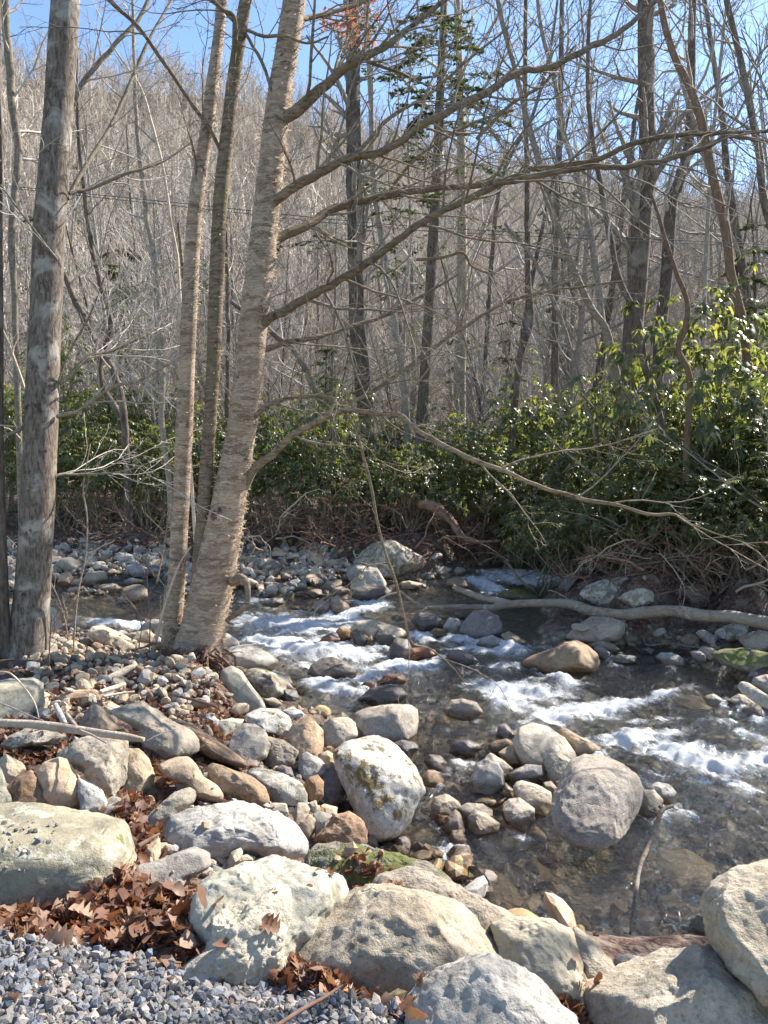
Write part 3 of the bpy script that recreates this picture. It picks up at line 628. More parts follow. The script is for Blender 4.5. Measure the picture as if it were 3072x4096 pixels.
 ('r2', [(598,650),(650,620),(720,680),(712,725),(640,718)], 'dark', 'dark shaded rock at the left foot of the long pale boulder', dict(water=T)),
 ('r2', [(516,640),(540,613),(600,625),(608,685),(560,705)], 'orange', 'orange brown round stone left of the long pale boulder', dict(water=T, name='rock')),
 ('r2', [(395,735),(440,670),(490,655),(552,690),(500,720)], 'red', 'low rusty wet rock left of the orange brown stone', dict(water=T, name='rock')),
 ('r2', [(695,690),(730,665),(765,690),(750,725),(705,725)], 'orange', 'small brown stone between two dark wet rocks', dict(water=T, name='rock')),
 ('r2', [(828,805),(840,730),(880,678),(950,690),(978,745),(940,805),(880,815)], 'dark', 'pointed blue black rock at the foot of the hanging branch', dict(water=T, fac=10)),
 ('r2', [(930,805),(960,745),(1050,735),(1120,750),(1135,790),(1000,815)], 'red', 'reddish wet rock right of the hanging branch tip', dict(water=T, fac=7)),
 ('r2', [(1178,815),(1200,755),(1260,748),(1340,780),(1384,825),(1300,840)], 'purple', 'smooth dark grey rock right of the reddish wet rock', dict(water=T, fac=4)),
 ('r2', [(640,1060),(720,985),(850,960),(920,970),(965,1025),(900,1070),(760,1090)], 'dark', 'broad low wet brown boulder with water sliding round it', dict(water=T, fac=4)),
 ('r2', [(755,955),(830,895),(920,900),(968,940),(900,980)], 'red', 'rusty rock just upstream of the broad low wet boulder', dict(water=T)),
 ('r2', [(660,970),(700,940),(760,950),(750,985),(690,990)], 'red', 'small rusty rock at the left of the broad low boulder', dict(water=T, name='rock')),
 ('r2', [(1258,655),(1275,600),(1340,520),(1420,508),(1490,540),(1524,600),(1515,660),(1420,695),(1320,695)], 'purple', 'big purple grey boulder under the broken end of the fallen log', dict(water=T, fac=9, sq=.72)),
 ('r2', [(1163,615),(1200,560),(1250,560),(1288,600),(1255,655),(1190,660)], 'blue', 'blue grey rock left of the purple boulder', dict(water=T)),
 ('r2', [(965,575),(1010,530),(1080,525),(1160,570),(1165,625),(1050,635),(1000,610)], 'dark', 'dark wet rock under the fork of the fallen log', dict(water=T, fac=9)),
 ('r2', [(1220,540),(1260,525),(1310,540),(1310,575),(1250,560)], 'dark', 'small dark rock behind the blue grey rock', dict(water=T, name='rock')),
 ('r2', [(1078,645),(1120,620),(1180,630),(1195,670),(1120,672)], 'brown', 'low brown stone in front of the dark wet rock', dict(water=T, name='rock')),
 ('r2', [(1512,665),(1560,640),(1620,670),(1680,710),(1650,745),(1550,730)], 'brown', 'sloping brown rock right of the purple boulder', dict(water=T)),
 ('r2', [(1358,725),(1400,680),(1460,662),(1520,690),(1545,740),(1440,750)], 'blue', 'low blue grey rock in front of the purple boulder', dict(water=T)),
 ('r2', [(578,300),(590,260),(640,225),(705,250),(695,305),(620,360)], 'blue', 'left one of two pale grey boulders on the far shore', dict(fac=4)),
 ('r2', [(598,375),(660,290),(720,250),(770,260),(825,350),(812,395),(700,410)], 'pale', 'pale mottled boulder right of its grey neighbour on the far shore', dict(fac=6)),
 ('r2', [(600,385),(700,362),(810,385),(822,412),(760,450),(650,452),(605,425)], 'dark', 'dark wet boulder at the water line below the two pale far boulders', dict(water=T, fac=4)),
 ('r2', [(615,230),(680,150),(760,100),(850,85),(930,120),(1040,190),(1055,255),(940,290),(820,325),(700,280)], 'lich', 'big shaded lichen boulder under the root bank', dict(fac=7)),
 ('r2', [(485,425),(500,380),(550,368),(602,390),(605,425),(530,430)], 'brown', 'brown wet rock left of the dark far shore boulder', dict(water=T)),
 ('r2', [(318,415),(360,380),(430,390),(445,425),(380,435)], 'brown', 'low dark brown rock on the far shore water line', dict(water=T, name='rock')),
 ('r2', [(478,515),(490,440),(530,420),(590,470),(605,505),(560,535)], 'brown', 'leaning brown block in the small rapid', dict(water=T, fac=9)),
 ('r2', [(368,525),(390,460),(430,450),(485,480),(485,535),(420,540)], 'purple', 'dark rock left of the leaning brown block', dict(water=T)),
 ('r2', [(218,505),(260,480),(350,490),(345,525)], 'red', 'flat rusty rock furthest left in the small rapid', dict(water=T, name='rock')),
 ('r2', [(58,475),(130,440),(200,440),(208,480),(140,495)], 'dark', 'low dark rock near the far gravel shore', dict(water=T, name='rock')),
 ('r2', [(845,560),(880,540),(930,560),(920,580),(860,580)], 'dark', 'little dark rock upstream of the hanging branch', dict(water=T, name='rock')),
 ('r2', [(900,345),(960,335),(1040,350),(1030,380),(920,390)], 'tan', 'flat tan rock on the far shore right of the hanging branch', dict(name='rock')),
 ('r2', [(1180,335),(1230,315),(1300,330),(1320,380),(1240,390),(1190,370)], 'orange', 'tan rock at the lip of the upstream rapid', dict(water=T, name='rock')),
 ('r2', [(1225,280),(1250,250),(1300,265),(1300,305),(1250,310)], 'blue', 'small wet blue rock at the left of the upstream rapid', dict(name='rock')),
 # right bank
 ('r3', [(155,855),(230,800),(340,760),(430,700),(490,685),(560,710),(620,760),(640,825),(600,870),(480,882),(300,890)], 'orange', 'golden brown boulder with a dark wet side in the right half of the stream', dict(water=T, fac=9)),
 ('r3', [(435,695),(500,620),(590,550),(700,550),(790,580),(788,645),(740,695),(600,715),(500,710)], 'gran', 'broad tan boulder directly beneath the fallen log', dict(water=T, fac=5)),
 ('r3', [(565,725),(640,700),(720,710),(775,750),(700,780),(620,765)], 'brown', 'low brown rock in front of the broad tan boulder', dict(water=T)),
 ('r3', [(605,745),(650,730),(712,770),(705,805),(640,800)], 'blue', 'small blue grey rock right of the golden brown boulder', dict(water=T, name='rock')),
 ('r3', [(982,805),(1010,775),(1080,768),(1152,800),(1155,842),(1040,845)], 'blue', 'smooth oval blue grey stone in the calm right hand pool', dict(water=T, fac=3)),
 ('r3', [(905,755),(940,736),(978,755),(950,775)], 'blue', 'small grey stone upstream of the oval blue grey stone', dict(water=T, name='rock')),
 ('r3', [(698,805),(760,780),(860,785),(870,825),(740,835)], 'blue', 'flat blue grey stone left of the oval stone in the pool', dict(water=T, name='rock')),
 ('r3', [(520,425),(560,370),(680,320),(800,300),(842,340),(832,400),(760,470),(640,475),(560,450)], 'lich', 'big pale lichen covered boulder behind the fallen log', dict(fac=6, water=T)),
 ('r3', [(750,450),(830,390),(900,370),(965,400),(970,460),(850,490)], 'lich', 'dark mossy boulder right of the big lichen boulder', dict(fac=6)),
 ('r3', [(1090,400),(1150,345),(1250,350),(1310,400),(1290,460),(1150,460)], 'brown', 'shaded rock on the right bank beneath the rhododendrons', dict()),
 ('r3', [(1485,705),(1540,655),(1600,632),(1680,640),(1720,700),(1659,750),(1540,750)], 'gran', 'rounded pinkish boulder on the mossy right shore', dict(fac=4)),
 ('r3', [(15,435),(60,395),(160,385),(290,430),(320,460),(200,470),(80,460)], 'moss', 'mossy low slab beside the upstream rapid', dict(water=T)),
 ('r3', [(398,375),(420,320),(480,280),(520,300),(510,350),(450,390)], 'dark', 'dark wet rock at the right of the upstream rapid', dict(water=T)),
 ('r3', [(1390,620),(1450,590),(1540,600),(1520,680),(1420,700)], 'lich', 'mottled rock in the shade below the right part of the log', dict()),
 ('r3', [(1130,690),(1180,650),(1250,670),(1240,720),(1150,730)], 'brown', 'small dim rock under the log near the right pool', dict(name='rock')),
 ('r3', [(1320,800),(1400,755),(1540,740),(1700,760),(1740,860),(1560,880),(1400,860)], 'moss', 'low hummock covered with green moss on the right shore', dict(th=1.0, fac=3)),
 ('r6', [(1562,70),(1580,20),(1659,-5),(1760,20),(1750,130),(1640,135)], 'gran', 'round tan boulder cut off by the right edge behind the white plank stone', dict(fac=4)),
 ('r6', [(1478,85),(1500,48),(1540,52),(1659,118),(1720,160),(1690,205),(1600,182),(1510,120)], 'pale', 'long white plank shaped stone lying on rocks at the right edge', dict(fac=3, sq=.6, th=.35, ext=0, Y=6.75)),
 ('r6', [(1418,170),(1480,115),(1560,130),(1600,190),(1520,215)], 'gran', 'pale brown rock left under the white plank stone', dict(water=T, name='rock')),
 ('r6', [(1262,140),(1330,113),(1400,150),(1370,190),(1300,180)], 'pale', 'low white stone in the water left of the plank stone', dict(water=T, name='rock')),
 ('r6', [(1505,210),(1560,160),(1615,190),(1625,245),(1560,260)], 'brown', 'dark brown rock holding up the white plank stone', dict(water=T, name='rock')),
 ('r6', [(1375,210),(1430,170),(1495,165),(1505,210)], 'purple', 'small purple wet rock in front of the plank stone', dict(water=T, name='rock')),
 # island of rocks and the pool
 ('r6', [(350,860),(370,740),(420,620),(460,540),(540,495),(640,487),(760,520),(860,580),(898,660),(885,740),(855,830),(800,920),(740,985),(640,1035),(520,1025),(430,995),(375,930)], 'gran', 'large upright egg shaped boulder at the right end of the rock island', dict(th=.5, sq=.72, fac=5, disp=.035, ext=.0, water=T, k=.75)),
 ('r6', [(118,410),(160,330),(230,295),(330,310),(430,370),(490,450),(508,505),(400,560),(280,560),(190,550),(138,480)], 'pale', 'big smooth tan boulder with a shadow across it, top of the rock island', dict(fac=4, disp=.03, sq=.75)),
 ('r6', [(308,540),(340,480),(400,470),(475,510),(445,580),(400,670),(340,650)], 'cream', 'knobbed cream rock between the egg shaped and the smooth tan boulder', dict(fac=8)),
 ('r6', [(378,340),(440,330),(520,370),(620,410),(662,450),(640,490),(540,500),(490,450)], 'tan', 'long tan rock behind the smooth tan boulder of the island', dict(water=T)),
 ('r6', [(533,480),(545,410),(590,405),(610,450),(605,500)], 'purple', 'small upright dark rock above the egg shaped boulder', dict(name='rock', water=T)),
 ('r6', [(640,490),(660,465),(710,490),(700,515)], 'dark', 'little dark rock touching the top of the egg shaped boulder', dict(name='rock', water=T)),
 ('r6', [(118,680),(160,645),(270,660),(350,700),(358,775),(310,830),(200,800),(135,745)], 'pale', 'smooth white block left of the egg shaped boulder', dict(fac=5, sq=.68)),
 ('r6', [(55,820),(90,755),(160,740),(252,800),(250,870),(185,925),(80,870)], 'gran', 'split grey rock in front of the smooth white block', dict(fac=9, water=T)),
 ('r6', [(78,610),(200,540),(300,540),(315,600),(240,630),(120,660)], 'grey', 'grey rock in the middle of the rock island', dict()),
 ('r6', [(118,650),(200,600),(235,625),(205,665),(140,670)], 'cream', 'small cream stone above the smooth white block', dict(name='rock')),
 ('r6', [(298,655),(350,640),(388,680),(372,730),(320,700)], 'cream', 'small yellowish stone squeezed beside the egg shaped boulder', dict(name='rock')),
 ('r6', [(18,375),(30,310),(70,290),(130,340),(155,375),(80,395)], 'purple', 'purple brown pointed rock at the upstream tip of the island', dict(water=T)),
 ('r6', [(-5,405),(80,380),(122,405),(60,460),(10,480),(-30,445)], 'brown', 'flat brown rock behind the smooth tan island boulder', dict(name='rock')),
 ('r6', [(25,475),(90,430),(145,430),(182,545),(100,530)], 'tan', 'flat tan rock left against the smooth tan island boulder', dict(name='rock')),
 ('r6', [(-75,530),(-20,470),(60,510),(125,560),(85,620),(0,590)], 'pale', 'slanted pale rock on the left side of the island', dict()),
 ('r5', [(1328,630),(1360,540),(1420,507),(1500,530),(1532,590),(1535,660),(1450,700),(1360,700)], 'blue', 'smooth grey dome rock at the left end of the island', dict(fac=4)),
 ('r5', [(1083,795),(1110,740),(1180,718),(1260,760),(1285,805),(1220,855),(1110,865)], 'pale', 'white rounded boulder at the lower left of the island', dict(fac=5, water=T)),
 ('r5', [(1248,815),(1300,775),(1400,775),(1465,810),(1465,850),(1330,885)], 'pale', 'second white rounded rock of the lower island, behind the knobbly one', dict(fac=4)),
 ('r5', [(1308,875),(1350,810),(1420,830),(1512,890),(1495,930),(1380,950),(1320,930)], 'cream', 'knobbly white rock nearest to the pool on the island', dict(fac=9, water=T)),
 ('r5', [(1155,925),(1190,860),(1240,810),(1278,850),(1300,945),(1220,950)], 'gran', 'brown faceted rock between the white island rocks', dict(water=T, fac=9)),
 ('r5', [(1112,885),(1130,840),(1200,850),(1175,905)], 'red', 'small rusty stone under the white rounded boulder', dict(water=T, name='rock')),
 ('r5', [(1342,775),(1400,740),(1485,750),(1485,795),(1390,785)], 'pale', 'flat pale stone below the grey dome rock', dict(name='rock')),
 ('r5', [(1508,725),(1540,650),(1592,690),(1585,735)], 'pale', 'small pale stone right of the grey dome rock', dict(name='rock')),
 ('r5', [(1588,685),(1610,645),(1659,650),(1680,700),(1659,770),(1600,725)], 'tan', 'rounded tan stone left of the smooth white block', dict(name='rock')),
 ('r5', [(1500,830),(1530,770),(1600,740),(1650,800),(1640,880),(1560,880)], 'brown', 'dark notched rock below the rounded tan stone', dict(water=T)),
 ('r5', [(1455,790),(1520,745),(1550,735),(1540,770),(1480,800)], 'red', 'reddish stone lying across the lower island', dict(name='rock')),
 ('r5', [(855,415),(920,390),(1000,410),(1025,445),(960,490),(900,470)], 'purple', 'grey rock at the water below the pinkish speckled boulder', dict(water=T, name='rock')),
 ('r5', [(1198,475),(1220,410),(1320,390),(1402,410),(1402,445),(1300,490)], 'purple', 'grey rock standing alone in the shallows left of the island', dict(water=T, fac=4)),
 ('r5', [(1042,525),(1080,480),(1150,485),(1192,530),(1165,580),(1080,560)], 'dark', 'dark wet rock in the small channel right of the dome boulder', dict(water=T)),
 ('r5', [(1033,625),(1070,575),(1120,580),(1172,630),(1155,670),(1060,660)], 'orange', 'orange rounded wet rock in the small channel', dict(water=T, fac=3)),
 ('r5', [(1160,215),(1210,155),(1280,143),(1370,160),(1412,225),(1330,260),(1200,250)], 'gran', 'sunlit half sunken pale boulder left of the white rapid', dict(water=T, fac=4)),
 ('r6', [(865,785),(900,700),(970,690),(1022,740),(1022,805),(960,840),(870,835)], 'gran', 'grey wet rock right behind the egg shaped boulder', dict(water=T)),
 ('r6', [(915,695),(990,650),(1060,655),(1108,700),(1085,770),(1000,750)], 'grey', 'grey rock behind the upper end of the leaning stick', dict(water=T)),
 # left middle distance
 ('r1', [(500,325),(530,280),(600,275),(640,290),(648,335),(580,362),(518,350)], 'tan', 'large tan boulder on the edge of the far gravel bar', dict(fac=6)),
 ('r1', [(345,345),(370,290),(420,285),(445,330),(400,368)], 'tan', 'tan boulder left of the large one on the far gravel bar', dict(name='rock')),
 ('r1', [(425,360),(450,325),(500,320),(512,360),(460,375)], 'tan', 'low tan boulder between two others on the far gravel bar edge', dict(name='rock')),
 ('r1', [(598,375),(680,350),(745,385),(700,408),(630,398)], 'pale', 'flat pale stone at the water edge of the far bar', dict(name='rock')),
 ('r1', [(708,445),(760,405),(830,400),(895,445),(830,470),(720,468)], 'pale', 'pale blue round boulder half in the far pool', dict(water=T, fac=3)),
 ('r1', [(40,320),(60,270),(110,260),(130,330),(70,345)], 'blue', 'grey boulder on the far bar behind the thick left trunk', dict(name='rock')),
 ('r1', [(265,580),(290,500),(330,495),(362,550),(368,620),(300,640)], 'cream', 'bright cream boulder just right of the thick left trunk', dict(fac=4)),
 ('r1', [(525,650),(560,605),(620,600),(720,650),(800,710),(700,730),(600,720)], 'tan', 'rounded tan boulder on the near shore between the trunks', dict(fac=4)),
 ('r1', [(675,705),(730,680),(800,720),(838,765),(740,775)], 'cream', 'cream flaky rock right of the rounded tan shore boulder', dict()),
 ('r1', [(798,690),(830,640),(900,635),(932,670),(905,710)], 'pale', 'pale round boulder left of the birch foot', dict(fac=3)),
 ('r1', [(828,650),(870,585),(930,565),(1000,580),(1105,635),(1090,690),(940,690)], 'gran', 'broad boulder at the water behind the slim birch', dict(fac=4, water=T)),
 ('r1', [(718,645),(750,625),(778,660),(742,675)], 'cream', 'small white rock at the near shore between the tan and pale boulders', dict(name='rock')),
 ('r1', [(850,595),(870,560),(910,565),(900,600)], 'dark', 'little wet rock in the rapid behind the near shore', dict(name='rock', water=T)),
 ('r1', [(920,700),(940,670),(980,680),(985,720),(930,735)], 'pale', 'whitish rock at the foot of the slim birch', dict(name='rock')),
 ('r1', [(680,200),(720,160),(800,180),(820,210),(740,225)], 'grey', 'flat grey slab on the middle of the far gravel bar', dict(name='rock')),
 ('r1', [(740,340),(790,315),(860,335),(870,355),(760,365)], 'grey', 'flat grey stone right of the large tan bar boulder', dict(name='rock')),
 # submerged slabs of the pool
 ('r8', [(360,85),(440,60),(540,100),(600,170),(660,250),(720,330),(715,400),(640,390),(540,280),(470,190),(390,130)], 'bed', 'long pale slab lying under water in the near pool', dict(th=.3, sub=T, k=1.5, fac=4)),
 ('r8', [(825,410),(880,400),(960,440),(1035,490),(1040,530),(960,520),(860,460)], 'orange', 'golden slab under water at the foot of the stick', dict(th=.35, sub=T, k=1.4, fac=4)),
 ('r8', [(600,130),(650,115),(700,170),(690,200),(620,170)], 'bed', 'small tan stone under water behind the long pale slab', dict(sub=T, k=1.2, th=.5, name='rock')),
 ('r8', [(1180,230),(1300,200),(1420,250),(1400,330),(1260,360),(1180,300)], 'bed', 'broad brown stone under water near the right boulder', dict(sub=T, k=1.4, th=.4)),
 ('r8', [(1325,420),(1360,385),(1415,375),(1430,420),(1400,450),(1340,445)], 'lich', 'mossy pale stone at the water beside the overhanging boulder', dict(water=T, name='rock')),
 ('r8', [(275,60),(290,25),(340,20),(352,70),(310,90)], 'brown', 'tan upright stone in the shallows below the white island rocks', dict(water=T, name='rock')),
 ('r8', [(265,130),(300,90),(370,90),(375,125),(300,145)], 'orange', 'brown stone in the shallows left of the long underwater slab', dict(water=T, name='rock')),
 ('r8', [(170,125),(200,100),(260,115),(262,140),(200,145)], 'orange', 'golden brown stone in the shallows beside the mossy slab', dict(water=T, name='rock')),
 ('r6', [(560,340),(640,290),(800,275),(900,300),(860,350),(700,380),(600,370)], 'bed', 'brown boulder under water downstream of the white rapid', dict(sub=T, k=1.2, th=.5)),
 ('r6', [(1130,640),(1250,585),(1400,590),(1530,620),(1500,700),(1300,720)], 'bed', 'broad golden boulder just under the water below the right rapid', dict(sub=T, k=1.2, th=.5)),
 ('r6', [(1060,230),(1200,200),(1360,235),(1300,290),(1120,290)], 'bed', 'yellowish rock under the water right of the white rapid', dict(sub=T, k=1.2, th=.5)),
]
for reg, pts, kind, label, kw in ROCK_TABLE: rock(reg, pts, kind, label, **kw)
# the flat topped slab at the left edge: a rounded block
q, F = ico(6); nn_ = 4.2; q = q*(np.abs(q)**nn_).sum(1)[:, None]**(-1/nn_)
V = q*np.array([.80, .33, .27]); V[:, 2] += -.10*V[:, 1]-.05*np.clip(V[:, 0], 0, 1); V[:, 1] += .10*V[:, 2]
V = V + q/np.linalg.norm(q, axis=1)[:, None]*(.030*fbm(V*2.6+3, 4, 71)+.010*fbm(V*11, 4, 72)-.02*np.clip(.5-abs(fbm(V*np.array([2, 2, 7.]), 3, 73))*3, 0, 1))[:, None]
a_ = math.radians(9); V = V@np.array([[math.cos(a_), math.sin(a_), 0], [-math.sin(a_), math.cos(a_), 0], [0, 0, 1]]) + np.array([-1.87, 3.02, -.165])
b_ = np.array([-1.87, 3.02, V[:, 2].min()])
tag(mesh_np('boulder', V-b_, F, [K['green']], True, None, b_), 'huge greenish slab at the left edge with gravel scattered on its flat top', 'boulder')
idx = NEAR[6]; V4, F4 = ico(3); OBST_V.append(V[idx]); OBST_F.append([tuple(x+OBN for x in f) for f in F4.tolist()]); OBN += len(idx)

# ------------------------------------------------------------------ stream water
FOAM = [  # overview pixels: cx, cy, rx, ry, tilt deg, strength
    (1130, 1252, 105, 15, 4, 1.25), (1060, 1268, 60, 10, 20, .8), (1180, 1245, 60, 12, 0, 1.2), (640, 1352, 140, 20, 3, 1.05), (565, 1385, 70, 18, 10, 1.0), (770, 1325, 70, 10, -15, .9), (800, 1303, 45, 8, 0, .9), (560, 1300, 60, 5, 0, .6),
    (660, 1400, 150, 20, 6, 1.15), (860, 1445, 100, 16, -8, 1.1), (790, 1468, 60, 12, -12, 1.05), (930, 1425, 60, 10, -8, .9), (1090, 1400, 110, 14, 0, .9), (1010, 1378, 80, 12, 12, .9), (720, 1492, 60, 10, 8, 1.0), (690, 1478, 40, 8, 0, .9),
    (1140, 1500, 100, 26, 8, .95), (1240, 1545, 120, 22, -8, 1.15), (1360, 1522, 100, 13, -13, 1.25), (1090, 1525, 50, 12, 0, .8), (1360, 1600, 110, 18, -6, .95), (1470, 1628, 90, 24, 8, 1.15), (1560, 1650, 70, 22, 0, 1.1), (1640, 1640, 80, 18, 0, .9),
    (240, 1345, 70, 8, 4, .95), (320, 1352, 60, 8, 4, .95), (1500, 1690, 40, 14, 0, .4), (1400, 1680, 50, 20, 0, .55), (1230, 1480, 100, 8, 0, .5), (1420, 1560, 90, 8, 0, .5), (1620, 1590, 70, 10, 20, .6), (900, 1380, 60, 10, 0, .8), (1150, 1440, 110, 8, 0, .6), (1560, 1560, 90, 8, 0, .55), (700, 1440, 60, 10, 0, .8), (540, 1345, 60, 12, 0, .8), (450, 1340, 70, 8, 0, .6),
    (1480, 1760, 60, 14, 10, .35), (1600, 1700, 60, 12, 20, .5), (400, 1360, 80, 7, 0, .6), (1080, 1280, 60, 10, 10, .6), (940, 1330, 40, 6, 0, .5), (1560, 1480, 60, 6, 0, .3), (1300, 1440, 60, 5, 0, .3), (930, 1690, 40, 8, 30, .45), (860, 1740, 40, 14, 0, .4), (1000, 1650, 30, 6, 0, .35)]
ysw = np.geomspace(2.2, 20, 620)
X, Y = fan(ysw, 560, lambda y: 1.0+0.72*y, None)
Z = -1.54+0.06*Y
# flow frame
FD = np.array([0.72, -0.69]); U = X*FD[0]+Y*FD[1]; Vv = -X*FD[1]+Y*FD[0]
wx, wy, wz = X, Y, Z-CAMZ
c, s = math.cos(PITCH), math.sin(PITCH)
dep = wy*c - wz*s; up = wy*s + wz*c
PXo = (1536 + wx/dep*FPX)/1.8517; PYo = (2048 - up/dep*FPX)/1.8517     # where each surveyed foam patch lies
fo = np.zeros_like(X)
for cx, cy, rx, ry, an, st in FOAM:
    a = math.radians(an); dx = PXo-cx; dy = PYo-cy
    u = (dx*math.cos(a)+dy*math.sin(a))/rx; v = (-dx*math.sin(a)+dy*math.cos(a))/ry
    fo = np.maximum(fo, st*np.exp(-(u*u+v*v)*0.75))
q = np.stack([U*1.0, Vv*2.6, 0*U], -1)
fn = fbm(q*1.6, 5, 21, .6); fn2 = fbm(np.stack([X, Y, 0*X], -1)*9, 4, 22, .6)
for rx_, ry_, rr_ in WR:
    m_ = (abs(X-rx_) < rr_+.5) & (abs(Y-ry_) < rr_+.7)
    d_ = np.hypot(X[m_]-rx_, (Y[m_]-ry_)*.8)-rr_
    fo[m_] = np.maximum(fo[m_], np.clip(fo[m_]*1.6+.30, 0, .8)*np.exp(-(d_/.07)**2)*(.75+.5*vnoise(np.stack([X[m_]*6, Y[m_]*6, 0*X[m_]], -1), 61)))
foam = np.clip(fo*1.25 + 0.34*fn*np.clip(fo*3, 0, 1) + 0.22*fn2*np.clip(fo*3, 0, 1) - 0.18, 0, 1)
rip = 0.013*fbm(np.stack([U*1.2, Vv*3.0, 0*U], -1)*1.5, 5, 31, .6) + 0.006*fbm(np.stack([X, Y, 0*X], -1)*11, 3, 32)
rough_w = np.clip(fo*1.6+0.25, 0, 1.2)
Z = Z + fo*0.045*fbm(np.stack([U*1.0, Vv*2.4, 0*U], -1)*1.9, 3, 55) + 0.03*np.clip(fo, 0, 1)
Z = Z + rip*(0.45+1.6*rough_w) + foam*(0.012+0.020*fbm(np.stack([X, Y, 0*X], -1)*4, 4, 40)) + 0.013*fo*fbm(np.stack([X, Y, 0*X], -1)*20, 3, 41)
def water_mat():
    n = NT('clear_stream_water'); P = n.pos()
    a = n.n('Attribute', attribute_name='foam').outputs['Fac']; aw = n.n('Attribute', attribute_name='rough').outputs['Fac']
    nz1 = n.noise(n.vmul(P, (1, 1, .2)), 26, 5, .7, .6); nz2 = n.noise(P, 90, 3, .6); nz3 = n.noise(P, 7, 3, .5, 1.0)
    h = n.math('ADD', n.math('MULTIPLY', nz1, .6), n.math('ADD', n.math('MULTIPLY', nz2, .26), n.math('MULTIPLY', nz3, .8)))
    nm = n.bump(h, n.mapr(aw, 0.2, 1.0, .75, 1.0), .06)
    fr = n.n('Fresnel', i_IOR=1.36); n.set(fr.inputs['Normal'], nm)
    gl = n.n('BsdfGlossy', i_Roughness=0.05); gl.inputs[0].default_value = (1, 1, 1, 1); n.set(gl.inputs['Normal'], nm)
    tr = n.n('BsdfTransparent'); tr.inputs[0].default_value = (.90, .89, .80, 1)
    m = n.n('MixShader', i_0=n.math('MULTIPLY', fr.outputs[0], 1.7, clamp=True)); n.t.links.new(tr.outputs[0], m.inputs[1]); n.t.links.new(gl.outputs[0], m.inputs[2])
    pf = n.sep(P); fu = n.math('ADD', n.math('MULTIPLY', pf[0], .72), n.math('MULTIPLY', pf[1], -.69)); fv = n.math('ADD', n.math('MULTIPLY', pf[0], .69), n.math('MULTIPLY', pf[1], .72))
    PF = n.n('CombineXYZ', i_0=n.math('MULTIPLY', fu, .45), i_1=fv, i_2=0.0).outputs[0]
    f1 = n.noise(PF, 34, 5, .75, .9); f2 = n.noise(P, 120, 3, .7)
    f3 = n.noise(PF, 9, 5, .7, 1.4); thr = n.math('ADD', n.math('MULTIPLY', f1, .45), n.math('ADD', n.math('MULTIPLY', f2, .38), n.math('MULTIPLY', f3, .32)))
    ff = n.mapr(n.math('ADD', n.math('MULTIPLY', a, .95), n.math('MULTIPLY', n.math('SUBTRACT', thr, .57), 3.6)), .32, .85)
    ff = n.math('MULTIPLY', ff, n.mapr(a, 0.0, .10))
    df = n.n('BsdfDiffuse'); df.inputs[0].default_value = (.80, .82, .82, 1); n.set(df.inputs['Normal'], n.bump(thr, .8, .03))
    tl = n.n('BsdfTranslucent'); tl.inputs[0].default_value = (.75, .8, .8, 1)
    mf = n.n('MixShader', i_0=.3); n.t.links.new(df.outputs[0], mf.inputs[1]); n.t.links.new(tl.outputs[0], mf.inputs[2])
    m2 = n.n('MixShader', i_0=ff); n.t.links.new(m.outputs[0], m2.inputs[1]); n.t.links.new(mf.outputs[0], m2.inputs[2])
    return n.done(m2.outputs[0])
water = tag(mesh_np('stream_water', np.stack([X, Y, Z], -1).reshape(-1, 3), grid_faces(*X.shape), [water_mat()], attrs={'foam': foam.ravel(), 'rough': rough_w.ravel()}), kind='structure')


# ------------------------------------------------------------------ traced trees: rows are (region, x, y, width in overview px, forward distance)
def W(px, Y): return px*1.8517/FPX*Y/2*1.04            # half width in metres of a limb px wide at distance Y
def path3(rows, n=None, reg='ov', ex=True):
    P = []
    for x, y, wd, Y in rows:
        p = at(reg, x, y, Y); P.append([*p, W(wd, Y)])
    P = smooth_path(P, n or max(8, len(P)*7)); Q = P[:, :3]
    if rows[0][2] < 40: Q = Q + fbm(Q*np.array([2.3, 2.3, 2.3]), 3, 71)[:, None]*np.array([.25, .6, 1.0])*np.clip(P[:, 3:4]*.9, .006, .05) + (fbm(Q*7, 2, 72)[:, None]*np.array([0, .3, 1.0]))*np.clip(P[:, 3:4]*.45, .003, .02)
    return Q, np.maximum(P[:, 3], 0.002)
def root_down(pts, rad, z=None):
    """first row is the foot: make sure it stands in the ground with a flare"""
    p = pts[0].copy(); gz = land_z(p[0], p[1]) - 0.12
    if pts[0][2] > gz:
        d = pts[0]-pts[min(3, len(pts)-1)]; d = d/max(abs(d[2]), 1e-3)
        d[:2] = np.clip(d[:2], -.35, .35)
        k = (pts[0][2]-gz)
        extra = [p+np.array([d[0]*k, d[1]*k, -k]), p+np.array([d[0]*k*.5, d[1]*k*.5, -k*.5])]
        pts = np.vstack([extra, pts]); rad = np.concatenate([[rad[0]*1.25, rad[0]*1.08], rad])
    return pts, rad
TW = dict(n=5, Lf=.5, ang=.75, wig=.16, up=.03, seg=4, sides=3, rf=.45, rmin=.0025)
def crown_spec(a, b, L, up=.05, r=.0035, droop=0.0, wig=.14):
    return [dict(n=a, L=L, ang=.95, wig=wig, up=up, seg=8, sides=4, rf=.42, rmin=r*1.8, taper=.5, droop=droop),
            dict(n=b, Lf=.55, ang=.8, wig=.17, up=up*.6, seg=5, sides=3, rf=.5, rmin=r*1.1),
            dict(n=3, Lf=.5, ang=.7, wig=.2, up=.02, seg=4, sides=3, rf=.55, rmin=r*.8)]
def tree_obj(name, label, cat='tree', group=None, loc=(0, 0, 0)):
    return tag(empty(name, loc), label, cat, group)

rg = np.random.default_rng(3)
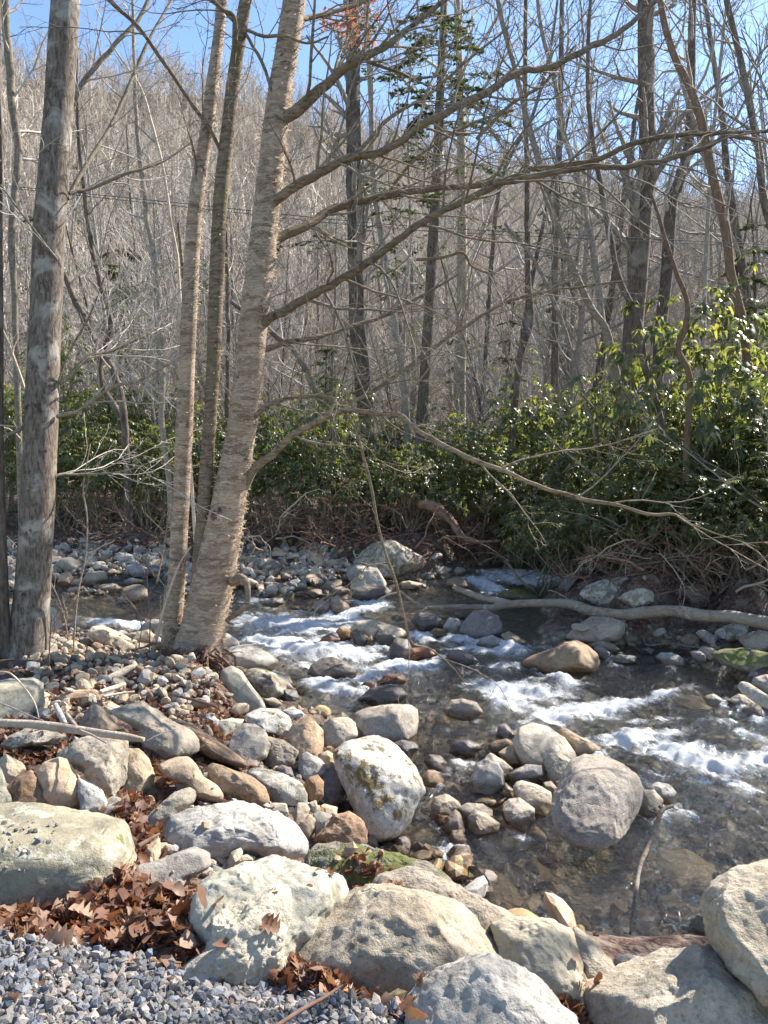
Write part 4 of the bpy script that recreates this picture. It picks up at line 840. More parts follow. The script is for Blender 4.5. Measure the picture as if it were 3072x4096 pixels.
# --- thick mottled trunk at the left
def trunk_tree(name, label, rows, mat, crown=None, sides=10, bump=.05, twig='twig', branches=(), seed=1, cat='tree', tmin=.3, bmat=None):
    r = np.random.default_rng(seed)
    pts, rad = path3(rows); pts, rad = root_down(pts, rad)
    root = tree_obj(name, label, cat, None, tuple(pts[0])); b = pts[0]
    t = Tubes(); t.add(pts, rad, sides, bump=bump, seed=seed); t.build('trunk', B[mat], root, base=b)
    tw = Tubes()
    for rows_b in branches:
        bp, br = path3(rows_b[0] if isinstance(rows_b, tuple) else rows_b)
        k = rows_b[1] if isinstance(rows_b, tuple) else 10
        q = Tubes(); q.add(bp, br, 7, bump=.08, seed=seed+3); bo = q.build('branch', B[bmat or 'birchdark'], root, base=b); tk = Tubes()
        if k: grow(r, tk, bp, br, [dict(n=int(k*1.5), L=1.5, ang=.8, wig=.13, up=.03, seg=7, sides=4, rf=.4, rmin=.005, taper=.3), dict(n=6, Lf=.5, ang=.75, wig=.18, up=.03, seg=5, sides=3, rf=.5, rmin=.003), dict(n=3, Lf=.5, ang=.7, wig=.2, up=0, seg=3, sides=3, rf=.6, rmin=.0022)], 0, .12, .98); tk.build('twigs', B['twig' if bmat else 'branch'], bo, base=b)
    if crown: grow(r, tw, pts, rad, crown, 0, tmin, 1.0)
    if tw.V: tw.build('twigs', B[twig], root, base=b)
    return root, pts, rad
def curls(root, pts, rad, n, size, seed, base, side=True):
    """papery bark curls standing off the stem"""
    r = np.random.default_rng(seed); V = []; F = []; k = 0
    f = r.random(n)*(len(pts)-1.01)
    for j in range(n):
        i = int(f[j]); q = f[j]-i; p = pts[i]*(1-q)+pts[i+1]*q; R = rad[i]*(1-q)+rad[i+1]*q
        a = r.random()*2*math.pi if r.random() < .6 else r.normal(-.1, .5)
        T_ = pts[i+1]-pts[i]; T_ /= np.linalg.norm(T_); o_ = np.array([math.cos(a), math.sin(a), 0]); o_ -= T_*o_.dot(T_); o_ /= np.linalg.norm(o_); tn = np.cross(T_, o_)
        s1 = size*r.uniform(.4, 1.5); hgt = size*r.uniform(.25, .8); c0 = p+o_*R*.98; sg = r.choice([-1, 1])
        for m in range(4):
            u = m/3; off = tn*sg*s1*u*.9 + o_*s1*(u*u*1.1+.02); tilt = T_*r.normal(0, .15)*s1
            V += [c0+off+tilt-T_*hgt/2*(1-u*.4), c0+off+tilt+T_*hgt/2*(1-u*.4)]
            if m: F.append([k+2*m-2, k+2*m-1, k+2*m+1, k+2*m])
        k += 8
    mesh_np('bark_curls', np.array(V)-base, np.array(F), [LF['curl']], True, [c_ for c_ in root.children if c_.name.startswith('trunk')][0])

Yt = 7.75
tl, p, r_ = trunk_tree('tree', 'thick straight grey tree with mottled bark at the left of the photo', [(48, 1425, 104, Yt), (58, 1395, 88, Yt), (66, 1330, 76, Yt), (75, 1200, 70, Yt), (85, 1000, 67, Yt), (98, 700, 62, Yt+.1), (106, 500, 60, Yt+.1), (125, 250, 56, Yt+.2), (141, 0, 54, Yt+.3), (165, -400, 48, Yt+.5), (180, -900, 34, Yt+.7)], 'left', sides=28, bump=.035,
    branches=[([(130, 830, 9, Yt), (190, 775, 8, Yt+.2), (240, 757, 7, Yt+.4), (300, 730, 6, Yt+.6), (345, 705, 4, Yt+.8)], 6), ([(120, 1110, 0.1, Yt), (118, 1034, 6, Yt), (180, 1025, 5, Yt+.2), (250, 1022, 4, Yt+.2), (320, 1000, 3, Yt+.2)], 4),
              ([(125, 897, 9, Yt), (180, 880, 8, Yt-.2), (235, 840, 7, Yt-.3), (300, 820, 6, Yt-.4), (400, 765, 5, Yt-.5)], 5), ([(120, 840, 4, Yt), (150, 760, 4, Yt), (190, 690, 4, Yt-.1), (225, 600, 3, Yt-.2)], 3),
              ([(60, 920, 9, Yt), (20, 938, 8, Yt-.1), (-30, 955, 7, Yt-.2)], 2), ([(150, 420, 8, Yt+.2), (210, 400, 7, Yt+.4), (290, 368, 6, Yt+.6), (350, 350, 4, Yt+.8), (410, 310, 3, Yt+1)], 6),
              ([(145, 430, 9, Yt+.3), (190, 350, 9, Yt+.6), (240, 270, 8, Yt+1), (290, 160, 7, Yt+1.4), (320, 90, 6, Yt+1.6), (370, 0, 4, Yt+2)], 6), ([(150, 240, 12, Yt+1), (185, 170, 11, Yt+1.2), (250, 95, 9, Yt+1.4), (300, 40, 8, Yt+1.6), (330, -20, 7, Yt+1.8)], 5),
              ([(125, 560, 5, Yt), (60, 480, 4, Yt-.2), (0, 400, 4, Yt-.4)], 3)], seed=4, bmat='branch')
trunk_tree('tree', 'dark tree trunk cut off by the left edge beside the thick mottled trunk', [(2, 1400, 44, 7.6), (-2, 1250, 36, 7.6), (-8, 1000, 32, 7.6), (-10, 600, 30, 7.7), (-12, 200, 28, 7.8), (-16, -300, 24, 8)], 'dark', sides=12)

Yb = 8.15
ba, p, r_ = trunk_tree('birch_tree', 'slim left stem of the three peeling birches', [(368, 1402, 44, Yb+.1), (374, 1340, 40, Yb+.1), (385, 1200, 37, Yb+.1), (395, 1000, 35, Yb+.1), (405, 750, 33, Yb), (415, 550, 32, Yb), (424, 430, 31, Yb), (441, 320, 27, Yb), (458, 190, 25, Yb), (474, 60, 21, Yb+.1), (484, -80, 20, Yb+.2), (500, -400, 15, Yb+.3), (520, -800, 8, Yb+.5)], 'birch', sides=16, bump=.06,
    branches=[([(480, 335, 6, Yb), (450, 275, 7, Yb-.1), (370, 160, 8, Yb-.3), (300, 62, 8, Yb-.5), (225, -8, 8, Yb-.6), (150, -80, 8, Yb-.7)], 3), ([(430, 440, 4, Yb), (420, 330, 4, Yb-.1), (405, 280, 3, Yb-.1)], 1), ([(388, 1230, 6, Yb), (400, 1200, 5, Yb-.1), (416, 1180, 4, Yb-.1)], 0), ([(395, 600, 8, Yb), (388, 520, 7, Yb+.1), (385, 480, 6, Yb+.1)], 0)], seed=6)
curls(ba, p, r_, 520, .024, 1, p[0])
bb, p, r_ = trunk_tree('birch_tree', 'middle stem of the three peeling birches, darker bark', [(424, 1398, 46, Yb), (428, 1300, 38, Yb), (434, 1180, 31, Yb), (447, 1000, 28, Yb), (460, 800, 28, Yb), (467, 620, 30, Yb), (476, 430, 29, Yb), (490, 300, 28, Yb), (505, 170, 27, Yb), (525, 30, 23, Yb), (536, -60, 20, Yb), (560, -400, 14, Yb), (590, -800, 8, Yb)], 'birchdark', sides=16, bump=.07,
    branches=[([(500, 180, 10, Yb), (510, 50, 9, Yb-.2), (480, 20, 8, Yb-.3), (440, -20, 8, Yb-.4)], 3), ([(530, 62, 7, Yb), (570, 75, 7, Yb-.1), (620, 82, 6, Yb-.2), (665, 95, 5, Yb-.2), (710, 80, 4, Yb-.2)], 4), ([(590, 210, 6, Yb-.1), (565, 130, 7, Yb-.1), (530, 70, 7, Yb), (490, 30, 7, Yb+.1)], 2)], seed=7)
curls(bb, p, r_, 460, .022, 2, p[0])
main_br = [
 ([(600, 262, 26, Yb), (640, 240, 24, Yb-.1), (700, 185, 20, Yb-.2), (750, 142, 17, Yb-.3), (800, 115, 15, Yb-.3), (850, 85, 13, Yb-.2), (905, 45, 11, Yb), (960, 0, 9, Yb+.1), (1020, -60, 7, Yb+.1)], 11),
 ([(578, 452, 24, Yb), (600, 432, 21, Yb-.1), (650, 398, 19, Yb-.2), (700, 373, 18, Yb-.3), (770, 342, 16, Yb-.5), (830, 326, 15, Yb-.6), (900, 280, 15, Yb-.7), (960, 245, 15, Yb-.7), (1054, 200, 15, Yb-.6), (1124, 157, 14, Yb-.4), (1179, 150, 12, Yb-.3), (1264, 107, 12, Yb-.1), (1329, 75, 11, Yb), (1390, 25, 9, Yb+.2), (1440, -20, 8, Yb+.3)], 20),
 ([(572, 540, 22, Yb), (590, 520, 20, Yb+.1), (650, 490, 18, Yb+.3), (700, 463, 17, Yb+.5), (760, 440, 16, Yb+.7), (829, 425, 14, Yb+.9), (900, 418, 13, Yb+1), (954, 410, 12, Yb+1.1), (1079, 395, 12, Yb+1.3), (1139, 370, 12, Yb+1.4), (1209, 360, 12, Yb+1.5), (1290, 340, 11, Yb+1.6), (1379, 306, 11, Yb+1.7), (1454, 290, 10, Yb+1.8), (1560, 288, 8, Yb+1.9), (1680, 283, 7, Yb+2)], 18),
 ([(558, 712, 24, Yb), (580, 690, 20, Yb-.1), (650, 654, 18, Yb-.3), (700, 625, 17, Yb-.5), (750, 594, 16, Yb-.6), (829, 540, 16, Yb-.9), (929, 470, 15, Yb-1.2), (1000, 435, 14, Yb-1.3), (1060, 408, 14, Yb-1.4), (1139, 385, 13, Yb-1.5), (1244, 365, 12, Yb-1.6), (1329, 362, 11, Yb-1.6), (1400, 352, 10, Yb-1.6), (1454, 340, 10, Yb-1.6), (1530, 315, 9, Yb-1.6), (1579, 294, 8, Yb-1.6), (1680, 312, 6, Yb-1.6)], 18),
 ([(566, 762, 14, Yb), (620, 742, 12, Yb+.2), (700, 722, 10, Yb+.5), (760, 702, 9, Yb+.7), (829, 684, 8, Yb+.9), (880, 655, 7, Yb+1), (929, 629, 6, Yb+1.1), (990, 590, 5, Yb+1.3)], 9),
 ([(540, 915, 13, Yb), (560, 890, 11, Yb-.1), (590, 869, 10, Yb-.1), (640, 856, 8, Yb-.2), (700, 853, 8, Yb-.3), (750, 866, 8, Yb-.4), (829, 832, 9, Yb-.4), (919, 764, 8, Yb-.3), (1004, 704, 8, Yb-.2), (1079, 659, 7, Yb-.1), (1149, 637, 6, Yb), (1254, 619, 5, Yb+.2), (1359, 604, 4, Yb+.3)], 14),
 ([(528, 1050, 19, Yb), (550, 1015, 17, Yb-.1), (590, 975, 15, Yb-.3), (640, 935, 14, Yb-.5), (700, 904, 14, Yb-.7), (750, 889, 12, Yb-.9), (829, 893, 10, Yb-1), (864, 900, 10, Yb-1.1), (904, 929, 10, Yb-1.2), (954, 959, 10, Yb-1.3), (1029, 994, 10, Yb-1.4), (1104, 1021, 9, Yb-1.5), (1179, 1054, 9, Yb-1.5), (1254, 1074, 9, Yb-1.5), (1329, 1089, 8, Yb-1.5), (1404, 1111, 7, Yb-1.5), (1454, 1112, 6, Yb-1.5), (1494, 1134, 4, Yb-1.4), (1570, 1160, 3, Yb-1.4), (1640, 1182, 2, Yb-1.4)], 7),
 ([(735, 885, 6, Yb-.85), (755, 905, 6, Yb-.85), (775, 950, 6, Yb-.8), (800, 1045, 7, Yb-.7), (815, 1130, 6, Yb-.6), (835, 1205, 6, Yb-.5), (858, 1270, 6, Yb-.4), (874, 1335, 6, Yb-.3), (888, 1385, 5, Yb-.2), (925, 1398, 3, Yb-.1), (955, 1420, 3, Yb), (985, 1450, 2, Yb), (1005, 1480, 1.5, Yb)], 3),
 ([(640, 45, 12, Yb), (680, 35, 10, Yb+.3), (760, 15, 8, Yb+.6), (840, -20, 7, Yb+.9)], 4),
 ([(500, 1256, 24, Yb-.1), (515, 1250, 20, Yb-.25), (532, 1262, 14, Yb-.3), (536, 1290, 12, Yb-.3), (526, 1312, 12, Yb-.28), (505, 1325, 10, Yb-.2), (490, 1340, 8, Yb-.1)], 0),
 ([(790, 130, 7, Yb-.3), (860, 155, 6, Yb-.2), (900, 170, 5, Yb), (960, 160, 4, Yb+.1)], 5),
 ([(760, 342, 9, Yb-.5), (850, 250, 7, Yb-.3), (930, 200, 6, Yb-.2), (1010, 130, 5, Yb), (1100, 60, 4, Yb+.2)], 8),
 ([(1030, 300, 8, Yb+.5), (1100, 230, 7, Yb+.5), (1180, 175, 6, Yb+.5), (1240, 100, 5, Yb+.5)], 5),
 ([(900, 560, 7, Yb-.9), (960, 555, 6, Yb-1), (1000, 548, 6, Yb-1), (1020, 575, 5, Yb-1), (1060, 592, 4, Yb-1)], 5),
 ([(830, 430, 7, Yb+1), (890, 350, 6, Yb+1), (960, 300, 5, Yb+1), (1040, 260, 5, Yb+1), (1110, 240, 4, Yb+1)], 7)]
bc, p, r_ = trunk_tree('birch_tree', 'main peeling birch with long limbs reaching over the stream', [(428, 1415, 122, Yb), (432, 1385, 100, Yb), (445, 1330, 90, Yb), (462, 1250, 84, Yb), (482, 1150, 76, Yb), (500, 1050, 68, Yb), (515, 970, 62, Yb), (535, 830, 60, Yb), (550, 680, 58, Yb), (564, 560, 56, Yb), (578, 430, 54, Yb), (592, 300, 50, Yb), (605, 200, 48, Yb), (622, 90, 46, Yb), (638, -20, 44, Yb), (665, -300, 36, Yb), (700, -700, 20, Yb)], 'birch', sides=32, bump=.05, branches=main_br, seed=9)
curls(bc, p, r_, 1500, .026, 3, p[0])
# exposed roots at the birch foot
rt = Tubes(); rr = np.random.default_rng(12); bz = p[0]
for k in range(90):
    st = at('r1', rr.uniform(1000, 1330), rr.uniform(740, 830), Yb-rr.uniform(.0, .35)); d = np.array([rr.normal(.0, .8), -rr.uniform(.2, 1.0), -rr.uniform(.0, .35)])
    L = rr.uniform(.25, .9); q = walk(rr, st, d, L, 8, .28, -.12); rt.add(q, np.linspace(rr.uniform(.006, .026), .003, 9), 5)
    grow(rr, rt, q, np.linspace(.012, .003, 9), [dict(n=4, Lf=.5, ang=.8, wig=.35, up=-.12, seg=5, sides=3, rf=.5, rmin=.0025)], 0)
rt.build('roots', B['root'], bc, base=bz)

# --- trees standing on the far and right banks, each traced where it stands
MID = [
 ('hemlock_tree', 'straight old conifer trunk right of the main birch with its right side sunlit', [(808, 1000, 34, 17), (790, 880, 33, 17), (772, 700, 32, 17), (766, 500, 31, 17), (763, 300, 30, 17.2), (762, 100, 29, 17.4), (760, -150, 24, 18), (758, -600, 10, 18)], 'dark', (26, 5, 2.2), .35),
 ('tree', 'thin dark leaning tree beside the straight conifer trunk', [(880, 930, 16, 19), (868, 800, 15, 19), (850, 700, 14, 19), (825, 520, 13, 19), (806, 380, 12, 19), (800, 200, 11, 19), (790, 0, 9, 19), (780, -200, 5, 19)], 'grey', (16, 5, 2.4), .3),
 ('hemlock_tree', 'tall dark hemlock trunk in the middle of the far bank', [(905, 1010, 25, 18), (912, 900, 24, 18), (925, 700, 22, 18), (936, 500, 21, 18.2), (945, 330, 19, 18.4), (953, 150, 16, 18.6), (958, 0, 14, 18.8), (965, -350, 6, 19)], 'dark', None, .3),
 ('tree', 'slender tree bending left at the top, right of the tall hemlock', [(1394, 975, 15, 14.2), (1344, 869, 15, 14.2), (1329, 794, 15, 14.3), (1309, 709, 14, 14.4), (1279, 669, 14, 14.5), (1244, 594, 14, 14.6), (1209, 500, 13, 14.7), (1179, 425, 13, 14.8), (1154, 310, 12, 14.9), (1134, 240, 11, 15), (1109, 140, 10, 15), (1074, 0, 9, 15), (1050, -150, 7, 15.2), (1030, -400, 4, 15.4)], 'branch', (18, 6, 2.0), .4),
 ('tree', 'slender tree with a pale sunlit side joining the bending tree', [(1315, 760, 13, 14.6), (1300, 680, 13, 14.8), (1289, 594, 12, 15), (1269, 465, 12, 15.2), (1244, 370, 11, 15.4), (1222, 300, 10, 15.5), (1200, 180, 9, 15.6), (1170, 60, 8, 15.8), (1150, -100, 6, 16)], 'grey', (16, 6, 2.0), .3),
 ('tree', 'lichen spotted slim tree leaning left, in front of the thick right trunk', [(1440, 960, 14, 13.5), (1429, 904, 14, 13.5), (1394, 794, 14, 13.6), (1379, 694, 13, 13.7), (1336, 594, 12, 13.9), (1309, 465, 11, 14.1), (1289, 350, 10, 14.2), (1272, 230, 9, 14.3), (1271, 90, 8, 14.4), (1280, -80, 6, 14.6), (1285, -300, 4, 14.8)], 'dark', (14, 6, 1.8), .45),
 ('tree', 'thickest dark trunk of the right bank', [(1360, 960, 44, 16.5), (1360, 869, 42, 16.5), (1368, 719, 40, 16.5), (1378, 594, 41, 16.5), (1382, 500, 43, 16.5), (1395, 400, 36, 16.5), (1399, 330, 33, 16.6), (1396, 200, 31, 16.7), (1394, 0, 30, 16.9), (1392, -300, 24, 17), (1390, -700, 12, 17)], 'dark', (22, 6, 2.6), .35),
 ('tree', 'grey forked trunk right behind the thickest dark trunk', [(1412, 930, 25, 19.5), (1420, 819, 24, 19.5), (1426, 719, 24, 19.5), (1440, 594, 24, 19.6), (1450, 450, 23, 19.7), (1470, 380, 21, 19.8), (1489, 300, 19, 19.9), (1494, 100, 16, 20), (1500, -150, 12, 20.2), (1505, -500, 7, 20.5)], 'dark', (20, 6, 2.6), .35),
 ('tree', 'twisting brown tree near the right edge', [(1655, 1000, 19, 12.8), (1649, 994, 19, 12.8), (1632, 880, 18, 12.8), (1619, 819, 18, 12.9), (1604, 694, 18, 13), (1579, 594, 18, 13.1), (1569, 500, 18, 13.2), (1539, 375, 17, 13.3), (1514, 260, 17, 13.4), (1489, 185, 15, 13.5), (1454, 115, 14, 13.6), (1429, 15, 12, 13.7), (1410, -120, 9, 13.9), (1390, -350, 5, 14)], 'red', (14, 6, 2.0), .45),
 ('tree', 'tree with dark bark crossing the upper right corner', [(1740, 900, 18, 12.5), (1700, 700, 17, 12.5), (1672, 520, 16, 12.5), (1649, 425, 15, 12.6), (1639, 325, 15, 12.7), (1619, 225, 14, 12.8), (1599, 125, 13, 12.9), (1569, 0, 12, 13), (1545, -150, 9, 13.2), (1530, -350, 5, 13.4)], 'dark', (16, 6, 2.0), .3),
 ('tree', 'crooked reddish stem rising out of the right rhododendrons', [(1482, 1000, 14, 11.6), (1484, 944, 13, 11.6), (1490, 814, 12, 11.6), (1466, 754, 12, 11.7), (1481, 709, 12, 11.7), (1485, 654, 10, 11.8), (1464, 594, 10, 11.8), (1439, 525, 8, 11.9), (1420, 460, 7, 12), (1404, 410, 4, 12)], 'red', (5, 4, .9), .5),
 ('tree', 'mossy knotted trunk in the middle distance of the right bank', [(1108, 930, 14, 17.5), (1114, 869, 14, 17.5), (1124, 769, 15, 17.5), (1144, 694, 19, 17.6), (1140, 594, 13, 17.7), (1139, 480, 12, 17.8), (1139, 350, 11, 18), (1134, 250, 10, 18), (1135, 60, 8, 18.2), (1138, -200, 5, 18.4)], 'dark', (16, 6, 2.2), .4),
 ('tree', 'grey trunk behind the mossy knotted trunk', [(1198, 930, 15, 21), (1199, 794, 15, 21), (1200, 659, 15, 21), (1199, 520, 14, 21), (1205, 400, 13, 21), (1210, 250, 12, 21.4), (1214, 0, 9, 22), (1218, -250, 5, 22)], 'dark', (18, 6, 2.8), .35),
 ('tree', 'spindly leaning tree with a bright edge between two right bank trunks', [(1290, 960, 9, 13.8), (1279, 914, 9, 13.8), (1254, 834, 9, 13.9), (1224, 724, 9, 14), (1189, 634, 8, 14.1), (1150, 560, 7, 14.2), (1090, 480, 5, 14.3)], 'branch', (8, 5, 1.3), .4),
 ('tree', 'slim tree at the far left behind the mottled trunk', [(30, 700, 12, 14), (26, 500, 13, 14), (38, 330, 14, 14), (25, 200, 15, 14), (12, 60, 16, 14), (6, -150, 14, 14), (0, -400, 8, 14)], 'branch', (16, 6, 2.2), .2),
 ('tree', 'pale young stem leaning between the mottled trunk and the birches', [(384, 570, 6, 11), (380, 530, 6, 11), (367, 465, 6, 11), (350, 360, 6, 11), (330, 280, 6, 11), (305, 190, 5, 11), (260, 125, 4, 11), (220, 60, 3, 11)], 'drift', (8, 4, 1.0), .3),
 ('tree', 'slender tree rising from the left rhododendrons before the slim birch', [(372, 1140, 12, 14.5), (369, 1100, 12, 14.5), (365, 1044, 12, 14.5), (350, 919, 12, 14.6), (350, 819, 12, 14.7), (345, 694, 12, 14.8), (340, 594, 11, 15), (318, 480, 10, 15.2), (300, 330, 9, 15.4), (290, 150, 7, 15.6), (285, -100, 5, 16)], 'branch', (16, 6, 2.0), .35),
 ('tree', 'curving dark tree among the left rhododendrons', [(275, 1010, 15, 16.5), (272, 969, 15, 16.5), (265, 869, 15, 16.5), (240, 794, 14, 16.6), (205, 734, 13, 16.7), (160, 644, 12, 16.8), (130, 560, 11, 17), (115, 400, 9, 17), (120, 200, 7, 17)], 'dark', (16, 6, 2.2), .35),
 ('tree', 'second dark tree crossing the curving one on the left bank', [(262, 980, 13, 17.5), (255, 900, 13, 17.5), (225, 840, 12, 17.5), (215, 790, 12, 17.5), (240, 700, 11, 17.6), (215, 600, 10, 17.8), (190, 480, 9, 18), (170, 300, 7, 18), (165, 100, 5, 18)], 'dark', (16, 6, 2.2), .35),
 ('tree', 'thin dark leaning pole tree behind the main birch', [(700, 880, 13, 18.5), (680, 840, 13, 18.5), (655, 790, 13, 18.5), (620, 745, 12, 18.6), (570, 700, 11, 18.7), (500, 650, 9, 18.9)], 'dark', (8, 5, 1.6), .2),
 ('tree', 'slim straight dark stem just left of the main birch', [(492, 900, 9, 20), (491, 800, 9, 20), (493, 700, 9, 20), (491, 594, 8, 20), (488, 450, 8, 20), (500, 250, 7, 20), (505, 50, 5, 20)], 'dark', (14, 6, 2.0), .4),
 ('tree', 'vertical sapling with a bright side, far right of the spotted tree', [(1515, 900, 8, 15), (1520, 700, 8, 15), (1528, 500, 8, 15), (1540, 300, 7, 15.3), (1560, 100, 6, 15.6), (1580, -100, 4, 16)], 'grey', (14, 6, 1.8), .3),
 ('tree', 'slim tree leaning right across the upper right sky', [(1600, 860, 11, 17), (1590, 700, 11, 17), (1572, 560, 10, 17), (1548, 430, 10, 17), (1520, 330, 9, 17), (1480, 200, 8, 17.3), (1440, 60, 6, 17.6), (1400, -80, 4, 18)], 'grey', (16, 6, 2.0), .3),
 ('tree', 'narrow tree rising between the hemlock and the bending tree', [(1040, 930, 9, 21), (1050, 750, 9, 21), (1062, 560, 9, 21), (1085, 380, 8, 21.4), (1150, 250, 7, 22), (1190, 100, 6, 22), (1210, -50, 4, 22)], 'dark', (18, 6, 2.2), .25),
]
HEM = None
def hemlock_sprays(rng, pts, rad, n, L, tb, fl, tmin=.3):
    """drooping flat sprays along level boughs"""
    for k in range(n):
        t = tmin+(1-tmin)*rng.random()**.8; f = t*(len(pts)-1.01); i = int(f); p = pts[i]; a = rng.random()*2*math.pi
        LL = L*rng.uniform(.5, 1.1)*(1.15-.75*(t-tmin)/(1-tmin)); d = np.array([math.cos(a), math.sin(a), rng.uniform(.0, .3)])
        q = walk(rng, p, d, LL, 8, .08, -.02, .12); rr = np.linspace(.022, .004, 9); tb.add(q, rr, 4)
        for j in range(2, 9):
            for sgn in (-1, 1):
                if rng.random() < .22: continue
                T_ = q[min(j, 8)]-q[j-1]; T_ /= np.linalg.norm(T_); s2 = np.cross(T_, [0, 0, 1.0])*sgn
                l2 = LL*.34*(1-.09*j)*rng.uniform(.6, 1.2); dd = s2*.8+T_*.6+np.array([0, 0, -.12]); w2 = walk(rng, q[min(j, 8)], dd, l2, 3, .12, -.06)
                tb.add(w2, np.linspace(.005, .002, 4), 3)
                for m in range(1, 4):
                    for _ in range(6):
                        e = rng.normal(0, 1, 3); e[2] *= .25; e /= np.linalg.norm(e); s3 = rng.uniform(.035, .085); c = w2[m]+e*rng.uniform(0, .06); u = rng.normal(0, 1, 3); u[2] *= .3; u /= np.linalg.norm(u); v = np.cross(u, [0, 0, 1.0]); v /= np.linalg.norm(v)+1e-6
                        fl.append(np.array([c-u*s3, c+v*s3*.38, c+u*s3, c-v*s3*.38]))
for i, (nm, lab, rows, mt, cr, tmin) in enumerate(MID):
    spec = crown_spec(cr[0], cr[1], cr[2], up=.07, r=.0029) if cr else None
    ro, p, rad = trunk_tree(nm, lab, rows, mt, spec, sides=10, bump=.06, seed=20+i, tmin=tmin, twig='twig' if i % 3 else 'grey')
    if cr is None or i == 0:
        tb = Tubes(); fl = []; r = np.random.default_rng(77+i); hemlock_sprays(r, p, rad, 46 if cr is None else 8, 2.1, tb, fl, .42)
        bg_ = tb.build('boughs', B['grey'], ro, base=p[0]); V = np.concatenate(fl)-p[0]
        mesh_np('needles', V, np.arange(len(V)).reshape(-1, 4), [LF['hemlock']], False, bg_)

# --- forest trees behind: six kinds, copied
def leafless(seed, H, r0, spread, fork, thin=.006, lean=0.0):
    r = np.random.default_rng(seed); tr = Tubes(); cr = Tubes()
    pts = walk(r, [0, 0, -.3], [lean, 0, 1], H, 16, .035, .02); rad = r0*(np.linspace(1, .12, 17)**.85); rad[0] *= 1.25
    tr.add(pts, rad, 8, bump=.05, seed=seed)
    n0 = 18
    grow(r, cr, pts, rad, [dict(n=n0+6, L=H*spread, ang=.95, wig=.13, up=.07, seg=8, sides=4, rf=.45, rmin=thin*2, taper=.55),
                          dict(n=9, Lf=.5, ang=.7, wig=.12, up=.06, seg=5, sides=3, rf=.5, rmin=thin*1.3),
                          dict(n=6, Lf=.5, ang=.65, wig=.15, up=.03, seg=4, sides=3, rf=.6, rmin=thin)], 0, fork, 1.0)
    return tr, cr
PROTO = []
for k, (H, r0, sp, fk, ln) in enumerate([(15, .13, .34, .14, .08), (17, .17, .32, .2, .05), (12, .09, .38, .1, -.16), (18, .20, .30, .25, 0), (9, .06, .42, .08, .2), (14, .10, .34, .15, -.2)]):
    PROTO.append(leafless(100+k, H, r0, sp, fk, .0056, ln))
fr = random.Random(8); FM = ['grey', 'dark', 'grey', 'branch', 'grey', 'dark']; PRO = []
spots = []
while len(spots) < 130:
    Y = 21+44*fr.random()**1.1; X = fr.uniform(-1, 1)*(1.2+.57*Y)
    if all((X-a)**2+(Y-b)**2 > 1.6 for a, b in spots): spots.append((X, Y))
for i, (X, Y) in enumerate(spots):
    k = i if i < 6 else fr.randrange(6)
    if i < 6:
        tr, cr = PROTO[k]; ro = tree_obj('bare_tree', 'leafless grey tree of the forest behind the rhododendrons', 'tree', 'leafless trees of the forest behind the rhododendrons')
        tr.build('trunk', B[FM[k]], ro); cr.build('twigs', B['twig' if k % 2 else 'grey'], ro); PRO.append(ro)
    else: ro = copy_tree(PRO[k])
    ro.location = (X, Y, land_z(X, Y)); ro.rotation_euler = (fr.uniform(-.08, .08), fr.uniform(-.08, .08), fr.uniform(0, 6.28)); s = fr.uniform(.6, 1.15); ro.scale = (s, s, s*fr.uniform(.9, 1.15))

for i in range(70):                                     # young undergrowth trees of the same forest
    Y = fr.uniform(18.5, 32); X = fr.uniform(-1, 1)*(1.2+.57*Y); ro = copy_tree(PRO[fr.choice([2, 4, 5, 4])]); s = fr.uniform(.35, .65)
    ro.location = (X, Y, land_z(X, Y)); ro.rotation_euler = (fr.uniform(-.2, .2), fr.uniform(-.2, .2), fr.uniform(0, 6.28)); ro.scale = (s*.9, s*.9, s*1.1)
    tag(ro, 'young leafless tree of the undergrowth behind the rhododendrons', 'tree', 'young leafless trees of the undergrowth')
# evergreens standing in that forest
def hemlock(seed, H, L, n):
    r = np.random.default_rng(seed); pts = walk(r, [0, 0, -.3], [0, 0, 1], H, 12, .02, .02); rad = np.linspace(.14, .02, 13)
    tr = Tubes(); tr.add(pts, rad, 8); fl = []; hemlock_sprays(r, pts, rad, n, L, tr, fl, .12)
    return tr, np.concatenate(fl)
hp = []
for k in range(2):
    tr, V = hemlock(300+k, 9+4*k, 2.1, 60); ro = tree_obj('hemlock_tree', 'green hemlock among the bare grey trees', 'tree', 'green hemlocks scattered in the bare forest')
    tr.build('trunk', B['dark'], ro); mesh_np('needles', V, np.arange(len(V)).reshape(-1, 4), [LF['hemlock']], False, ro); hp.append(ro)
for i, (x, y, Y, s) in enumerate([(280, 600, 30, 1.1), (255, 900, 24, .6), (1620, 760, 24, .9), (1240, 560, 34, 1.0), (700, 780, 26, .6), (1080, 880, 23, .5), (430, 700, 36, 1.2), (880, 780, 40, 1.2), (1560, 420, 42, 1.3), (60, 560, 45, 1.2), (1010, 850, 30, .7), (1640, 900, 19, .6), (420, 430, 90, 1.6), (150, 480, 110, 1.7), (900, 480, 100, 1.5), (1250, 470, 110, 1.7), (1500, 520, 80, 1.4), (1330, 600, 60, 1.3)]):
    ro = hp[i] if i < 2 else copy_tree(hp[i % 2])
    p = at('ov', x, y, Y); ro.location = (p[0], Y, land_z(p[0], Y)); ro.scale = (s, s, s); ro.rotation_euler = (0, 0, i*1.7)

